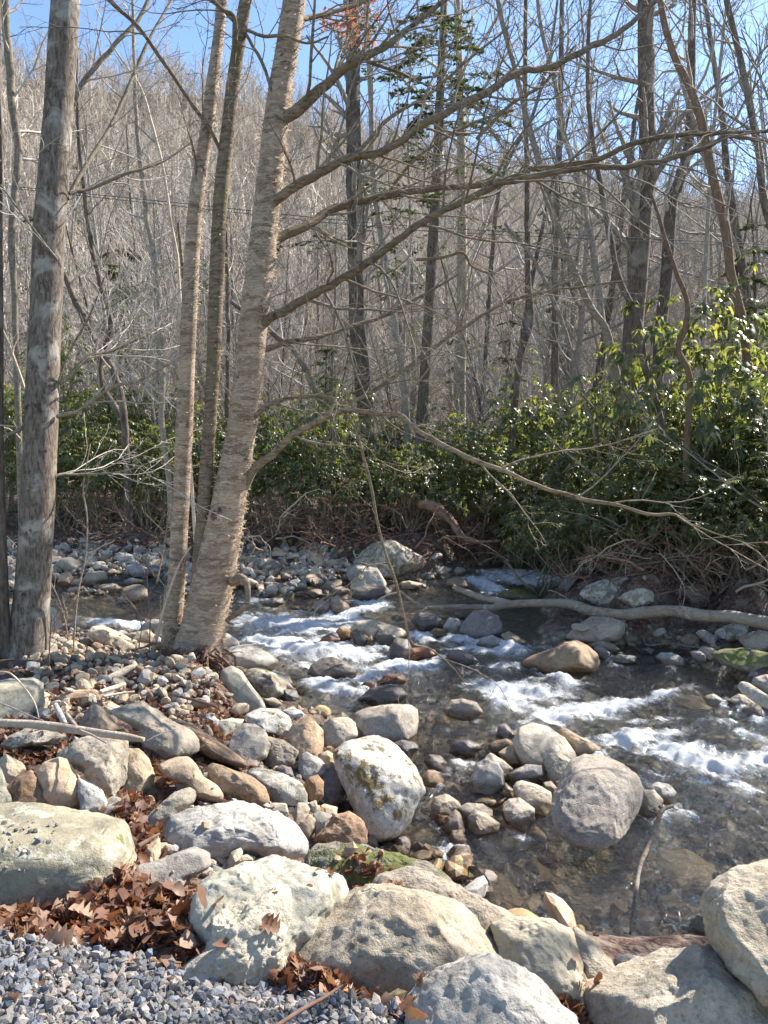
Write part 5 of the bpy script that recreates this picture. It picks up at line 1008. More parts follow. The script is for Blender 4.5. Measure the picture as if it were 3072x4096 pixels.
# --- the wooded hillside beyond: reads as one mass
def far_tree(seed, H):
    r = np.random.default_rng(seed); t = Tubes(); pts = walk(r, [0, 0, -.5], [0, 0, 1], H, 7, .06, .02); rad = np.linspace(.17, .05, 8); t.add(pts, rad, 4)
    grow(r, t, pts, rad, [dict(n=11, L=H*.36, ang=.8, wig=.12, up=.1, seg=4, sides=3, rf=.5, rmin=.045, taper=.5), dict(n=5, Lf=.55, ang=.7, wig=.16, up=.06, seg=3, sides=3, rf=.6, rmin=.028), dict(n=3, Lf=.6, ang=.7, wig=.18, up=.03, seg=2, sides=3, rf=.6, rmin=.02)], 0, .2, 1.0)
    return np.concatenate(t.V), np.concatenate(t.F)
def far_wood():
    srcs = []
    for k in range(4):
        V, F = far_tree(500+k, 13+1.5*k); me_o = mesh_np('wood_tree', V, F, [B['farwood']], False); COL.objects.unlink(me_o); srcs.append(me_o)
    r = np.random.default_rng(44); P = []
    while len(P) < 5200:
        y = 62+285*r.random()**.85; x = r.uniform(-1, 1)*(6+.60*y); P.append((x, y))
    P = np.array(P); z = hill_z(P[:, 0], P[:, 1])+3.0*fbm(np.stack([P[:, 0], P[:, 1], 0*P[:, 0]], -1)/35, 4, 9)*np.clip((P[:, 1]-60)/60, 0, 1)
    me = bpy.data.meshes.new('distant_wood'); me.from_pydata(np.column_stack([P, z]).tolist(), [], [])
    o = bpy.data.objects.new('distant_wood', me); COL.objects.link(o); tag(o, kind='stuff')
    ng = bpy.data.node_groups.new('scatter_wood', 'GeometryNodeTree'); ng.interface.new_socket('Geometry', in_out='INPUT', socket_type='NodeSocketGeometry'); ng.interface.new_socket('Geometry', in_out='OUTPUT', socket_type='NodeSocketGeometry')
    N = ng.nodes; Lk = ng.links.new; gi = N.new('NodeGroupInput'); go = N.new('NodeGroupOutput'); jn = N.new('GeometryNodeJoinGeometry')
    ri = N.new('FunctionNodeRandomValue'); ri.data_type = 'INT'; ri.inputs['Min'].default_value = 0; ri.inputs['Max'].default_value = 3
    rot = N.new('FunctionNodeRandomValue'); rot.data_type = 'FLOAT_VECTOR'; rot.inputs['Min'].default_value = (-.1, -.1, 0); rot.inputs['Max'].default_value = (.1, .1, 6.28); rot.inputs['Seed'].default_value = 5
    sc = N.new('FunctionNodeRandomValue'); sc.data_type = 'FLOAT'; sc.inputs[2].default_value = .65; sc.inputs[3].default_value = 1.25; sc.inputs['Seed'].default_value = 9
    for k, s_o in enumerate(srcs):
        oi = N.new('GeometryNodeObjectInfo'); oi.inputs[0].default_value = s_o; oi.inputs[1].default_value = True
        cm = N.new('FunctionNodeCompare'); cm.data_type = 'INT'; cm.operation = 'EQUAL'; cm.inputs[3].default_value = k; Lk(ri.outputs[2], cm.inputs[2])
        ip = N.new('GeometryNodeInstanceOnPoints'); Lk(gi.outputs[0], ip.inputs['Points']); Lk(cm.outputs[0], ip.inputs['Selection']); Lk(oi.outputs['Geometry'], ip.inputs['Instance'])
        Lk(rot.outputs[0], ip.inputs['Rotation']); Lk(sc.outputs[1], ip.inputs['Scale']); Lk(ip.outputs[0], jn.inputs[0])
    Lk(jn.outputs[0], go.inputs[0]); md = o.modifiers.new('scatter', 'NODES'); md.node_group = ng
far_wood()

# ------------------------------------------------------------------ rhododendrons
def whorl(r, c, ax, n, L, fl):
    ax = ax/np.linalg.norm(ax); a0 = r.random()*6.28
    u = np.cross(ax, [0.2, .1, 1.0]); u /= np.linalg.norm(u); v = np.cross(ax, u)
    for k in range(n):
        a = a0+k*2*math.pi/n+r.normal(0, .2); rad = u*math.cos(a)+v*math.sin(a)
        l = L*r.uniform(.7, 1.15); w_ = l*.13; dr = r.uniform(.9, 2.4)
        d0 = rad*.8+ax*.5; side = np.cross(rad, ax); side /= np.linalg.norm(side)
        P = []; p = c.copy(); d = d0/np.linalg.norm(d0)
        for m in range(4):
            ww = w_*(.25, 1, .95, .12)[m]; nn = np.cross(side, d)
            P += [p-side*ww+nn*ww*.25, p+side*ww+nn*ww*.25]
            p = p+d*l/3; d = d+np.array([0, 0, -dr*.45]); d /= np.linalg.norm(d)
        fl.append(np.array(P))
def rhodo(seed, R, H, n):
    r = np.random.default_rng(seed); st = Tubes(); fl = []
    for k in range(9):
        q = walk(r, [r.normal(0, .12), r.normal(0, .12), -.25], [r.normal(0, .6), r.normal(0, .6), 1], H*r.uniform(.7, 1.05), 8, .2, .05); st.add(q, np.linspace(.028, .008, 9), 5)
        grow(r, st, q, np.linspace(.02, .007, 9), [dict(n=6, L=R*.7, ang=.8, wig=.2, up=.05, seg=5, sides=4, rf=.5, rmin=.005), dict(n=3, Lf=.5, ang=.7, wig=.2, up=.05, seg=3, sides=3, rf=.6, rmin=.004)], 0, .2, .95)
    for k in range(n):
        d = r.normal(0, 1, 3); d[2] = abs(d[2])*1.1-.25; d /= np.linalg.norm(d)
        s = 1-.42*r.random()**1.4; lump = 1+.34*float(fbm(np.array([d*2.3+seed]), 3, 2)[0])
        c = np.array([d[0]*R, d[1]*R, H*.52+d[2]*H*.5])*np.array([s*lump, s*lump, 1]) ; c[2] = H*.5+(c[2]-H*.5)*s*lump
        if c[2] < .1: continue
        ax = d*.6+np.array([0, 0, .75])+r.normal(0, .25, 3); whorl(r, c, ax, int(r.integers(6, 10)), .135, fl)
    V = np.concatenate(fl); n_ = len(fl); b = np.arange(n_)[:, None]*8; f = np.array([[0, 1, 3, 2], [2, 3, 5, 4], [4, 5, 7, 6]]); F = (b[:, None]+f[None]).reshape(-1, 4)
    return st, V, F
RP = []
ZL = {'L': ('rhododendron behind the left gravel bar', 'rhododendrons behind the left gravel bar'), 'M': ('rhododendron above the middle root bank', 'rhododendrons above the root bank'),
      'R': ('rhododendron of the right bank', 'rhododendrons of the right bank thicket'), 'F': ('rhododendron behind the fallen log', 'rhododendrons overhanging the fallen log')}
RS = [('L', 60, 1130, 18, 1.0), ('L', 150, 1130, 17.5, 1.0), ('L', 235, 1135, 17.5, 1.05), ('L', 320, 1135, 17.3, .95), ('L', 400, 1130, 17.8, .95), ('L', 480, 1130, 18, 1.0), ('L', 110, 1080, 19.5, 1.25), ('L', 210, 1080, 19.5, 1.3), ('L', 300, 1080, 19.8, 1.2), ('L', 390, 1080, 20, 1.2), ('L', 480, 1080, 20, 1.2), ('L', 20, 1080, 19.5, 1.3), ('L', 170, 1050, 22, 1.5), ('L', 330, 1050, 22.5, 1.4), ('L', 450, 1050, 22.5, 1.4), ('L', 60, 1050, 22, 1.5),
      ('M', 570, 1110, 17.6, 1.05), ('M', 640, 1100, 16.8, 1.05), ('M', 720, 1105, 16.6, 1.1), ('M', 800, 1100, 16.8, .95), ('M', 600, 1060, 21, 1.2), ('M', 700, 1060, 20.5, 1.25), ('M', 790, 1060, 21, 1.2), ('M', 880, 1090, 17.2, .95), ('M', 960, 1080, 17.6, 1.0), ('M', 600, 1150, 16.0, .75), ('M', 690, 1150, 15.7, .75), ('M', 790, 1150, 15.6, .7), ('M', 880, 1150, 15.8, .7), ('M', 970, 1150, 15.9, .75), ('M', 1060, 1150, 15.7, .8), ('M', 1130, 1150, 15.6, .85), ('M', 1020, 1100, 16.8, 1.0), ('M', 880, 1050, 21, 1.2), ('M', 1030, 1060, 19, 1.1), ('M', 1000, 1040, 21.5, 1.2),
      ('R', 1110, 1080, 17.5, 1.15), ('R', 1190, 1100, 16.5, 1.15), ('R', 1270, 1110, 15.5, 1.15), ('R', 1350, 1110, 14.5, 1.1), ('R', 1430, 1120, 14, 1.15), ('R', 1520, 1120, 13.6, 1.15), ('R', 1610, 1120, 13.4, 1.2), ('R', 1150, 1030, 19.5, 1.3), ('R', 1250, 1030, 18.5, 1.3), ('R', 1340, 1030, 17, 1.3), ('R', 1440, 1020, 15.6, 1.35), ('R', 1540, 1020, 15.2, 1.4), ('R', 1640, 1020, 15, 1.4), ('R', 1330, 960, 19, 1.4), ('R', 1500, 950, 13.2, 1.75), ('R', 1590, 1000, 12.8, 1.1), ('R', 1460, 980, 17.5, 1.5), ('R', 1690, 1120, 12.5, 1.3),
      ('F', 1230, 1200, 14.2, .75), ('F', 1310, 1190, 13.3, .8), ('F', 1400, 1190, 12.9, .8), ('F', 1490, 1200, 12.4, .7), ('F', 1640, 1220, 12.2, .75), ('F', 1180, 1170, 14.8, .7), ('F', 1270, 1240, 13.2, .6), ('F', 1350, 1230, 12.6, .6), ('F', 1450, 1225, 12.2, .6), ('F', 1560, 1230, 11.8, .6), ('F', 1570, 1190, 12.6, .8), ('F', 1640, 1170, 12.0, .9), ('F', 1170, 1250, 13.1, .75), ('F', 1240, 1260, 12.6, .8), ('F', 1320, 1270, 12.1, .8), ('F', 1400, 1270, 11.8, .85), ('F', 1480, 1270, 11.5, .8), ('F', 1560, 1270, 11.3, .85), ('F', 1640, 1270, 11.1, .85), ('F', 1700, 1270, 10.9, .9), ('F', 1440, 1200, 12.8, 1.1), ('F', 1560, 1200, 12.4, 1.2)]
ORD = ['first', 'second', 'third', 'fourth', 'fifth', 'sixth', 'seventh', 'eighth', 'ninth', 'tenth', 'eleventh', 'twelfth', 'thirteenth', 'fourteenth', 'fifteenth', 'sixteenth']
ROWN = {}
for z0 in 'LMRF':
    zs = sorted(set(range(len(RS))) & {j for j in range(len(RS)) if RS[j][0] == z0}, key=lambda j: RS[j][3]); h_ = len(zs)//2
    for row, js in (('front', zs[:h_]), ('back', zs[h_:])):
        for o_, j in enumerate(sorted(js, key=lambda j: RS[j][1])): ROWN[j] = (row, ORD[o_])
for i, (z_, x, y, Y, s) in enumerate(RS):
    if i < 5:
        st, V, F = rhodo(700+i, *((1.05, 1.75, 280) if i < 4 else (.95, 2.5, 150))); ro = empty('rhododendron', (0, 0, 0)); st.build('stems', B['branch'], ro); mesh_np('leaves', V, F, [LF['rhodo']], True, ro); RP.append(ro)
    else: ro = copy_tree(RP[4 if i % 6 == 0 or (z_ == 'R' and i % 3 == 0) else (i*7+i//4) % 4])
    tag(ro, '%s, %s from the left in its %s row' % (ZL[z_][0], ROWN[i][1], ROWN[i][0]), 'shrub', ZL[z_][1])
    p = at('ov', x, y, Y); gz = land_z(p[0], Y)
    ro.location = (p[0], Y, gz if z_ != 'F' else gz+.15); ro.rotation_euler = (0, 0, i*2.4); ro.scale = (s, s, s*(fr.uniform(.95, 1.5) if z_ != 'F' else .9))

# trees of the near right bank, beyond the right edge of the photo: their bare crowns throw the dappled shade on the pool and boulders
for i, (X, Y, k, sc_) in enumerate([(7.6, 7.4, 1, .9), (6.6, 9.6, 4, 1.0)]):
    ro = copy_tree(PRO[k]); ro.location = (X, Y, land_z(X, Y)); ro.rotation_euler = (0, 0, i*1.9); ro.scale = (sc_,)*3
    tag(ro, 'leafless tree of the near right bank beyond the photo edge', 'tree', 'leafless trees of the near right bank')
ro = copy_tree(hp[0]); ro.location = (8.0, 8.6, land_z(8, 8.6)); ro.scale = (.9,)*3; tag(ro, 'green hemlock of the near right bank beyond the photo edge', 'tree')

# ------------------------------------------------------------------ surface used to drop loose things
BV = BVHTree.FromPolygons([tuple(v) for v in np.concatenate(OBST_V).tolist()], [tuple(f) for L in OBST_F for f in L])
def drop(x, y, zt=1.2):
    h = BV.ray_cast(Vector((x, y, zt)), Vector((0, 0, -1)))
    return (np.array(h[0]), np.array(h[1])) if h[0] is not None else (None, None)
def on_rock(x, y):
    h = BV.ray_cast(Vector((x, y, 1.2)), Vector((0, 0, -1))); return h[2] is not None and h[2] >= NGF
def look(px, py):
    r = ray(*src('ov', px, py)); h = BV.ray_cast(Vector((0, 0, CAMZ)), Vector(r.tolist()))
    return np.array(h[0]) if h[0] is not None else None
def rotm(rx, ry, rz):
    cx, sx, cy, sy, cz, sz = math.cos(rx), math.sin(rx), math.cos(ry), math.sin(ry), math.cos(rz), math.sin(rz)
    return np.array([[cz, -sz, 0], [sz, cz, 0], [0, 0, 1]])@np.array([[cy, 0, sy], [0, 1, 0], [-sy, 0, cy]])@np.array([[1, 0, 0], [0, cx, -sx], [0, sx, cx]])
def align(nv):
    z = nv/np.linalg.norm(nv); x = np.cross([0, 1, 0.01], z); x /= np.linalg.norm(x); return np.stack([x, np.cross(z, x), z], 1)

def stone_shape(r, lev, flat=.6, cuts=9, deep=(.55, .9), disp=.06):
    V, F = ico(lev); V = V.copy()
    for k in range(cuts):
        nn = r.normal(0, 1, 3); nn /= np.linalg.norm(nn); off = r.uniform(*deep); d = V@nn-off; V = V-np.where(d > 0, d, 0)[:, None]*nn
    V = V*np.array([1, r.uniform(.6, .95), flat*r.uniform(.75, 1.15)])
    return V*(1+disp*fbm(V*2.5+r.uniform(0, 50, 3), 3, 4))[:, None], F
rs = np.random.default_rng(91)

# individual cobbles: shared shapes, each its own object
CK = ['grey', 'tan', 'pale', 'blue', 'brown', 'gran', 'purple', 'tan', 'grey', 'cream', 'tan', 'pale']
SH = []
for k in range(12):
    V, F = stone_shape(rs, 3, .62, 8); me_o = mesh_np('cobble', V, F, [K[CK[k]]]); SH.append(me_o.data); bpy.data.objects.remove(me_o)
SHB = [m.copy() for m in SH[:6]]
for i_, m in enumerate(SHB): m.materials[0] = K['bed' if i_ % 3 else 'orange']
def cobbles(n, area, smin, smax, label, group, meshes, flat=1.0, sink=.3, maxup=.14, minsep=.55):
    got = 0; tries = 0; P = []
    while got < n and tries < n*40:
        tries += 1; px, py = area(rs); q = look(px, py)
        if q is None: continue
        x, y = q[0]+rs.normal(0, .05), q[1]+rs.normal(0, .1); h, nn = drop(x, y)
        if h is None or h[2] > float(ground_z(x, y))+maxup or nn[2] < .6 or (on_rock(x, y) and rs.random() > .04): continue
        s = smin+(smax-smin)*rs.random()**2.2
        if any((x-a)**2+(y-b)**2 < (minsep*(s+c_))**2 for a, b, c_ in P): continue
        P.append((x, y, s)); o = bpy.data.objects.new('cobble', meshes[rs.integers(len(meshes))]); COL.objects.link(o)
        o.location = (x, y, h[2]+s*(.35-sink)); o.rotation_euler = (rs.normal(0, .25), rs.normal(0, .25), rs.random()*6.28); o.scale = (s, s, s*flat)
        tag(o, label, 'cobble', group); got += 1
def boxa(*B_):
    B_ = np.array(B_, float); wts = B_[:, 4]/B_[:, 4].sum()
    def f(r):
        b = B_[r.choice(len(B_), p=wts)]; return r.uniform(b[0], b[2]), r.uniform(b[1], b[3])
    return f
cobbles(115, boxa((0, 1185, 720, 1285, 1)), .10, .32, 'flat stone of the far gravel bar across the left pool', 'stones of the far gravel bar', SH, .75, .25, .3, .4)
cobbles(40, boxa((90, 1355, 380, 1430, 3), (440, 1440, 640, 1560, 1)), .04, .16, 'pale stone of the near shore between the thick trunk and the birches', 'pale stones of the near shore', [SH[i_] for i_ in (1, 2, 5, 9, 11)], .8, .25, .2, .4)
cobbles(60, boxa((180, 1560, 880, 1900, 3), (930, 1560, 1260, 1810, 2), (0, 1480, 450, 1620, 1)), .045, .09, 'small stone wedged between the boulders of the near bank', 'small stones wedged between the near boulders', SH, .9, .2, .12, .6)
cobbles(55, boxa((860, 1640, 1659, 2010, 3), (640, 1480, 1659, 1640, 1)), .09, .22, 'stone lying under the clear water of the stream', 'stones on the stream bed', SHB, .7, .25, .08, .5)
cobbles(28, boxa((700, 1235, 1150, 1300, 2), (1150, 1370, 1659, 1430, .8)), .10, .24, 'wet stone along the far and right edges of the stream', 'wet stones along the far edge of the stream', [K_ for K_ in SH], .8, .25, .3, .4)

def stones_stuff(name, n, area, smin, smax, mats, lev=2, lift=0.0, maxup=.2, jit=.05, near=None, sk=2.0, minn=.5, fl=.8):
    shapes = [stone_shape(rs, lev, fl, 8, (.45, .85), .1) for _ in range(12)]; V = []; F = []; M = []; k = 0; t = 0; c = 0
    while c < n and t < n*6:
        t += 1; px, py = area(rs); q = look(px, py)
        if q is None: continue
        x, y = q[0]+rs.normal(0, jit), q[1]+rs.normal(0, jit); h, nn = drop(x, y)
        if h is None or nn[2] < minn or h[2] > float(ground_z(x, y))+maxup or (maxup < .9 and on_rock(x, y) and rs.random() > .04): continue
        v, f = shapes[rs.integers(12)]; s = smin+(smax-smin)*rs.random()**sk
        v = (v*s)@rotm(rs.normal(0, .7), rs.normal(0, .7), rs.random()*6.28).T + np.array([x, y, h[2]+s*.25+lift*rs.random()])
        V.append(v); F.append(f+k); M.append(np.full(len(f), rs.integers(len(mats)))); k += len(v); c += 1
    o = mesh_np(name, np.concatenate(V), np.concatenate(F), [m for m in mats], False, mi=np.concatenate(M)); tag(o, kind='stuff'); return o
def gravelmat(name, a, b, c):
    n = NT(name); P = n.pos(); r = n.n('NewGeometry').outputs['Random Per Island']
    col = n.mix(r, a, b); col = n.mix(n.mapr(n.noise(P, 130, 4, .7), .5, .7, 0, .6), col, c); col = n.mix(n.mapr(n.noise(P, 420, 2), .58, .7, 0, .5), col, (.6, .6, .6))
    return n.done(n.pbr(col, .85, n.bump(n.noise(P, 220, 3, .7), .6, .004), .3))
GA = gravelmat('blue_grey_gravel', (.075, .07, .064), (.21, .195, .17), (.055, .05, .045)); GB = gravelmat('brownish_gravel', (.22, .18, .15), (.38, .33, .28), (.12, .09, .07)); GD = gravelmat('dark_gravel', (.08, .085, .10), (.20, .21, .23), (.05, .05, .05))
GPOLY = np.array([(-80, 2015), (60, 2030), (150, 2048), (220, 2068), (330, 2085), (420, 2118), (560, 2135), (690, 2160), (800, 2185), (960, 2215), (960, 2290), (-80, 2290)])
def in_poly(x, y, P):
    c = False; j = len(P)-1
    for i in range(len(P)):
        if (P[i][1] > y) != (P[j][1] > y) and x < (P[j][0]-P[i][0])*(y-P[i][1])/(P[j][1]-P[i][1])+P[i][0]: c = not c
        j = i
    return c
def gpa(r):
    while True:
        x, y = r.uniform(-80, 960), r.uniform(1960, 2290)
        if in_poly(x, y, GPOLY): return x, y
stones_stuff('gravel', 10500, gpa, .004, .030, [GA, GA, GD, GD, GB], 1, .02, .1, .02, sk=2.6)
stones_stuff('scattered_grit', 70, boxa((0, 1780, 120, 1870, 4), (0, 1870, 60, 1920, .5)), .006, .022, [GA, GB, GD], 1, .0, 1.0, .02)
stones_stuff('bar_stones', 700, boxa((0, 1182, 740, 1288, 3), (700, 1235, 1100, 1300, .6), (1200, 1380, 1659, 1430, .3)), .06, .16, [K['grey'], K['tan'], K['grey'], K['pale'], K['purple']], 2, 0, .4, .12, fl=.55)
stones_stuff('bar_pebbles', 2600, boxa((0, 1178, 740, 1290, 4), (700, 1230, 1100, 1290, .6), (1200, 1380, 1659, 1440, .3)), .02, .09, [K['grey'], K['tan'], K['brown'], K['blue']], 1, 0, .4, .12, fl=.6)
stones_stuff('shore_pebbles', 1900, boxa((80, 1355, 400, 1430, 3), (150, 1540, 880, 1900, 3), (930, 1600, 1260, 1820, 1.2)), .010, .045, [K['tan'], K['pale'], K['grey'], K['cream'], K['brown']], 1, 0, .15, .06)
stones_stuff('shore_stones', 520, boxa((90, 1355, 380, 1430, 2), (60, 1425, 460, 1560, 6), (180, 1560, 880, 1900, 3), (930, 1600, 1260, 1820, 2)), .03, .095, [K['tan'], K['pale'], K['grey'], K['cream'], K['brown']], 2, 0, .15, .06, fl=.6)
stones_stuff('bed_stones', 420, boxa((860, 1640, 1659, 2010, 3), (640, 1480, 1659, 1640, 1)), .05, .12, [K['bed'], K['orange'], K['bed'], K['tan'], K['grey']], 2, 0, .1, .08, fl=.6)
stones_stuff('bed_pebbles', 2600, boxa((860, 1640, 1659, 2020, 3), (640, 1480, 1659, 1660, 1), (550, 1380, 1300, 1500, .5)), .012, .06, [K['bed'], K['tan'], K['orange'], K['brown'], K['grey']], 1, 0, .1, .08)

# ------------------------------------------------------------------ dead leaves
def leaf_shape(r, oak=True):
    n = 9; t = np.linspace(0, 1, n)
    w = np.array([.03, .30, .16, .46, .20, .50, .22, .26, .02]) if oak else np.sin(t*math.pi)*.33+.01
    cu = r.uniform(-1.1, 1.6); cl = r.uniform(-.2, 1.3); tw = r.uniform(-.6, .6); V = []
    ang = np.cumsum(np.full(n, cu/n)); x = np.cumsum(np.cos(ang))/n; z = np.cumsum(np.sin(ang))/n
    for i in range(n):
        sh = .06 if oak else 0
        for sd in (-1, 0, 1):
            y = sd*w[i]*r.uniform(.8, 1.15); a = cl*abs(y)*2+tw*t[i]*sd
            V.append((x[i]-.5+(sh if sd and i % 2 else 0), y*math.cos(a), z[i]+abs(y)*math.sin(a)))
    V = np.array(V); V[:, 2] -= V[:, 2].mean()
    F = [[i*3+j, (i+1)*3+j, (i+1)*3+j+1, i*3+j+1] for i in range(n-1) for j in (0, 1)]
    return V, np.array(F)
def litter(name, spots, oakp=.6, rockp=.012):
    sh = [leaf_shape(rs, rs.random() < oakp) for _ in range(30)]; V = []; F = []; k = 0
    for cx, cy, rx, ry, n, size, lift, mxu in spots:
        c = t = 0
        while c < n and t < n*6:
            t += 1; a = rs.random()*6.28; q = math.sqrt(rs.random()); p = look(cx+rx*q*math.cos(a), cy+ry*q*math.sin(a))
            if p is None: continue
            x, y = p[0]+rs.normal(0, .04), p[1]+rs.normal(0, .04); h, nn = drop(x, y)
            if h is None or nn[2] < .55 or h[2] > float(ground_z(x, y))+mxu: continue
            if h[2] < float(zw(y))+.01 or (on_rock(x, y) and rs.random() > rockp): continue
            v, f = sh[rs.integers(30)]; s = size*rs.uniform(.5, 1.25)
            v = (v*s)@rotm(rs.normal(0, .55), rs.normal(0, .55), rs.random()*6.28).T@align(nn).T + np.array([x, y, h[2]+s*.12+lift*rs.random()*(1-q*q)])
            V.append(v); F.append(f+k); k += len(v); c += 1
    o = mesh_np(name, np.concatenate(V), np.concatenate(F), [LF['dead']], True); tag(o, kind='stuff'); return o
litter('leaf_litter', [(60, 2005, 120, 40, 170, .07, .03, .3), (330, 1985, 130, 62, 520, .085, .13, .3), (200, 1985, 70, 45, 120, .085, .09, .3), (420, 2030, 70, 40, 160, .09, .06, .3), (720, 2105, 110, 40, 260, .085, .05, .25), (640, 2110, 50, 30, 80, .085, .04, .25), (1210, 2125, 60, 30, 150, .07, .05, .3), (920, 2185, 60, 25, 40, .09, .03, .3),
    (290, 1780, 48, 120, 380, .07, .07, .12), (310, 1690, 60, 60, 260, .08, .07, .12), (380, 1660, 55, 40, 200, .08, .05, .12), (70, 1612, 80, 34, 260, .065, .05, .25), (60, 1560, 90, 30, 160, .08, .03, .12), (180, 1480, 190, 50, 230, .065, .02, .12),
    (430, 1500, 95, 55, 170, .06, .03, .15), (480, 1560, 70, 35, 200, .07, .04, .15), (330, 1545, 70, 30, 160, .07, .03, .12), (300, 1600, 340, 220, 420, .075, .01, .12), (350, 2150, 380, 65, 60, .06, .015, .1),
    (610, 1580, 60, 40, 70, .06, .02, .1), (760, 1640, 50, 60, 30, .05, .0, .1), (840, 1790, 50, 20, 60, .06, .01, .08), (700, 1900, 80, 20, 60, .05, .01, .4)])
litter('bank_leaf_litter', [(350, 1150, 360, 40, 500, .08, .04, 1), (780, 1170, 300, 60, 600, .08, .05, 1), (1100, 1180, 200, 50, 300, .08, .04, 1), (1450, 1260, 240, 90, 300, .08, .04, 1)], .3)
litter('gravel_leaf_bits', [(350, 2150, 400, 70, 260, .035, .01, .1), (60, 2120, 90, 60, 80, .05, .02, .1)], .3, 0)
litter('mossy_slab_leaves', [(790, 1890, 55, 16, 70, .05, .02, .8)], .3, 1.0)
ol = [('large curled oak leaf leaning on the huge greenish slab beside the gravel', 140, 2030, .11), ('broad brown oak leaf standing upright at the back of the leaf pile', 262, 1925, .12), ('pale oak leaf on top of the leaf pile', 235, 1975, .09), ('orange curled leaf lying alone on the gravel', 145, 2060, .06), ('rust red upright leaf below the big tan boulder', 690, 2090, .09), ('folded tan leaf on the gravel near the cream rock', 285, 2092, .06), ('brown leaf at the left corner of the gravel', 25, 2185, .08), ('curled orange leaf on the gravel in the lower left', 120, 2095, .06), ('flat tan oak leaf at the edge of the leaf pile beside the gravel', 345, 2040, .08), ('dark red leaf in front of the two lobed grey boulder', 900, 2190, .07)]
for i, (lb, x, y, s) in enumerate(ol):
    p = look(x, y)
    if p is None: continue
    v, f = leaf_shape(np.random.default_rng(60+i)); o = mesh_np('oak_leaf', v*s, f, [LF['dead']]); tag(o, lb, 'leaf'); up_ = i in (0, 1, 4, 9)
    o.location = (p[0], p[1]-(.07 if up_ else 0), p[2]+(.05 if up_ else .025)); o.rotation_euler = ((1.25 if up_ else .2), (i*1.1 if up_ else -.2), (.3*math.sin(i*2) if up_ else i*1.3))

# ------------------------------------------------------------------ fallen log, driftwood, sticks
def stick(name, label, cat, reg, rows, mat, grp=None, onw=None, seed=0, twn=0, sides=8, n=None, bump=.12, kids=()):
    P = [[*at(reg, x, y, Y), W(wd*ZO[reg][2]/1.8517, Y)] for x, y, wd, Y in rows]
    P = smooth_path(P, n or len(P)*6); t = Tubes(); t.add(P[:, :3], np.maximum(P[:, 3], .002), sides, cap=True, bump=bump, seed=seed)
    o_ = None
    if kids or twn:
        ro = tag(empty(name, tuple(P[0, :3])), label, cat, grp); t.build('stem', mat, ro, base=P[0, :3])
        for kr in kids:
            Q = smooth_path([[*at(reg, x, y, Y), W(wd*ZO[reg][2]/1.8517, Y)] for x, y, wd, Y in kr], len(kr)*5); q = Tubes(); q.add(Q[:, :3], np.maximum(Q[:, 3], .002), 7, cap=True, bump=bump, seed=seed+5); q.build('branch', mat, ro, base=P[0, :3])
        if twn:
            q = Tubes(); grow(np.random.default_rng(seed+40), q, P[:, :3], P[:, 3], [dict(n=twn, L=.6, ang=.8, wig=.2, up=.0, seg=6, sides=3, rf=.45, rmin=.003), dict(n=4, Lf=.5, ang=.7, wig=.25, up=0, seg=4, sides=3, rf=.6, rmin=.002)], 0, .2, .98); q.build('twigs', mat, ro, base=P[0, :3])
        return ro
    b = P[0, :3].copy(); t2 = t.build(name, mat, None, tuple(b), base=b); return tag(t2, label, cat, grp)
stick('fallen_log', 'long fallen log with pale lichen spots lying across the right side of the stream', 'log', 'r3', [(1900, 610, 76, 9.2), (1659, 590, 78, 9.4), (1450, 556, 78, 9.6), (1250, 545, 70, 9.8), (1100, 520, 68, 10.0), (950, 525, 70, 10.2), (750, 540, 66, 10.4), (600, 520, 62, 10.7), (450, 475, 56, 11.0), (250, 472, 52, 11.2), (60, 482, 48, 11.4), (0, 500, 42, 11.5), (-120, 495, 34, 11.6), (-300, 495, 28, 11.7), (-420, 500, 22, 11.8), (-470, 470, 18, 11.8), (-560, 400, 12, 11.9)], B['log'], sides=16, bump=.10, seed=3,
      kids=[[(120, 478, 44, 11.35), (20, 455, 42, 11.5), (-60, 440, 40, 11.6), (-160, 405, 36, 11.7), (-240, 372, 30, 11.8)], [(-400, 500, 16, 11.75), (-450, 535, 14, 11.7), (-500, 540, 10, 11.6)], [(-555, 402, 12, 11.9), (-640, 425, 9, 11.9), (-700, 455, 6, 11.9)], [(640, 520, 14, 10.7), (500, 470, 12, 11), (380, 405, 9, 11.4), (330, 395, 6, 11.5)]])
def yw(reg, x, y, dep=-.02):
    return hitw(*src(reg, x, y), dep)[1]
q0 = yw('r6', 880, 1195)
stick('stick', 'knotted bare stick leaning from behind the egg shaped boulder down into the pool', 'stick', 'r6', [(1085, 790, 22, 4.95), (1030, 808, 26, 4.9), (1005, 850, 26, 4.85), (985, 915, 26, 4.75), (955, 985, 26, 4.6), (925, 1065, 26, 4.45), (900, 1120, 25, 4.35), (880, 1195, 25, 4.2), (865, 1300, 24, 4.0), (850, 1400, 24, 3.85), (838, 1470, 20, 3.75), (828, 1560, 16, 3.6)], B['dark'], seed=5, sides=10, kids=[[(1030, 812, 20, 4.9), (1000, 790, 16, 4.9)]])
def yg(reg, x, y, lift=.0): return hit_ground(*src(reg, x, y), lift=lift)[1]
stick('driftwood_log', 'bleached driftwood pole lying across the rocks at the left', 'driftwood', 'r4', [(-100, 275, 44, 4.75), (0, 288, 46, 4.7), (200, 298, 50, 4.65), (400, 322, 50, 4.6), (600, 350, 46, 4.55), (760, 372, 42, 4.5), (868, 392, 30, 4.48)], B['drift'], seed=6, sides=12, kids=[[(480, 335, 20, 4.5), (560, 365, 14, 4.42), (640, 410, 8, 4.36)]])
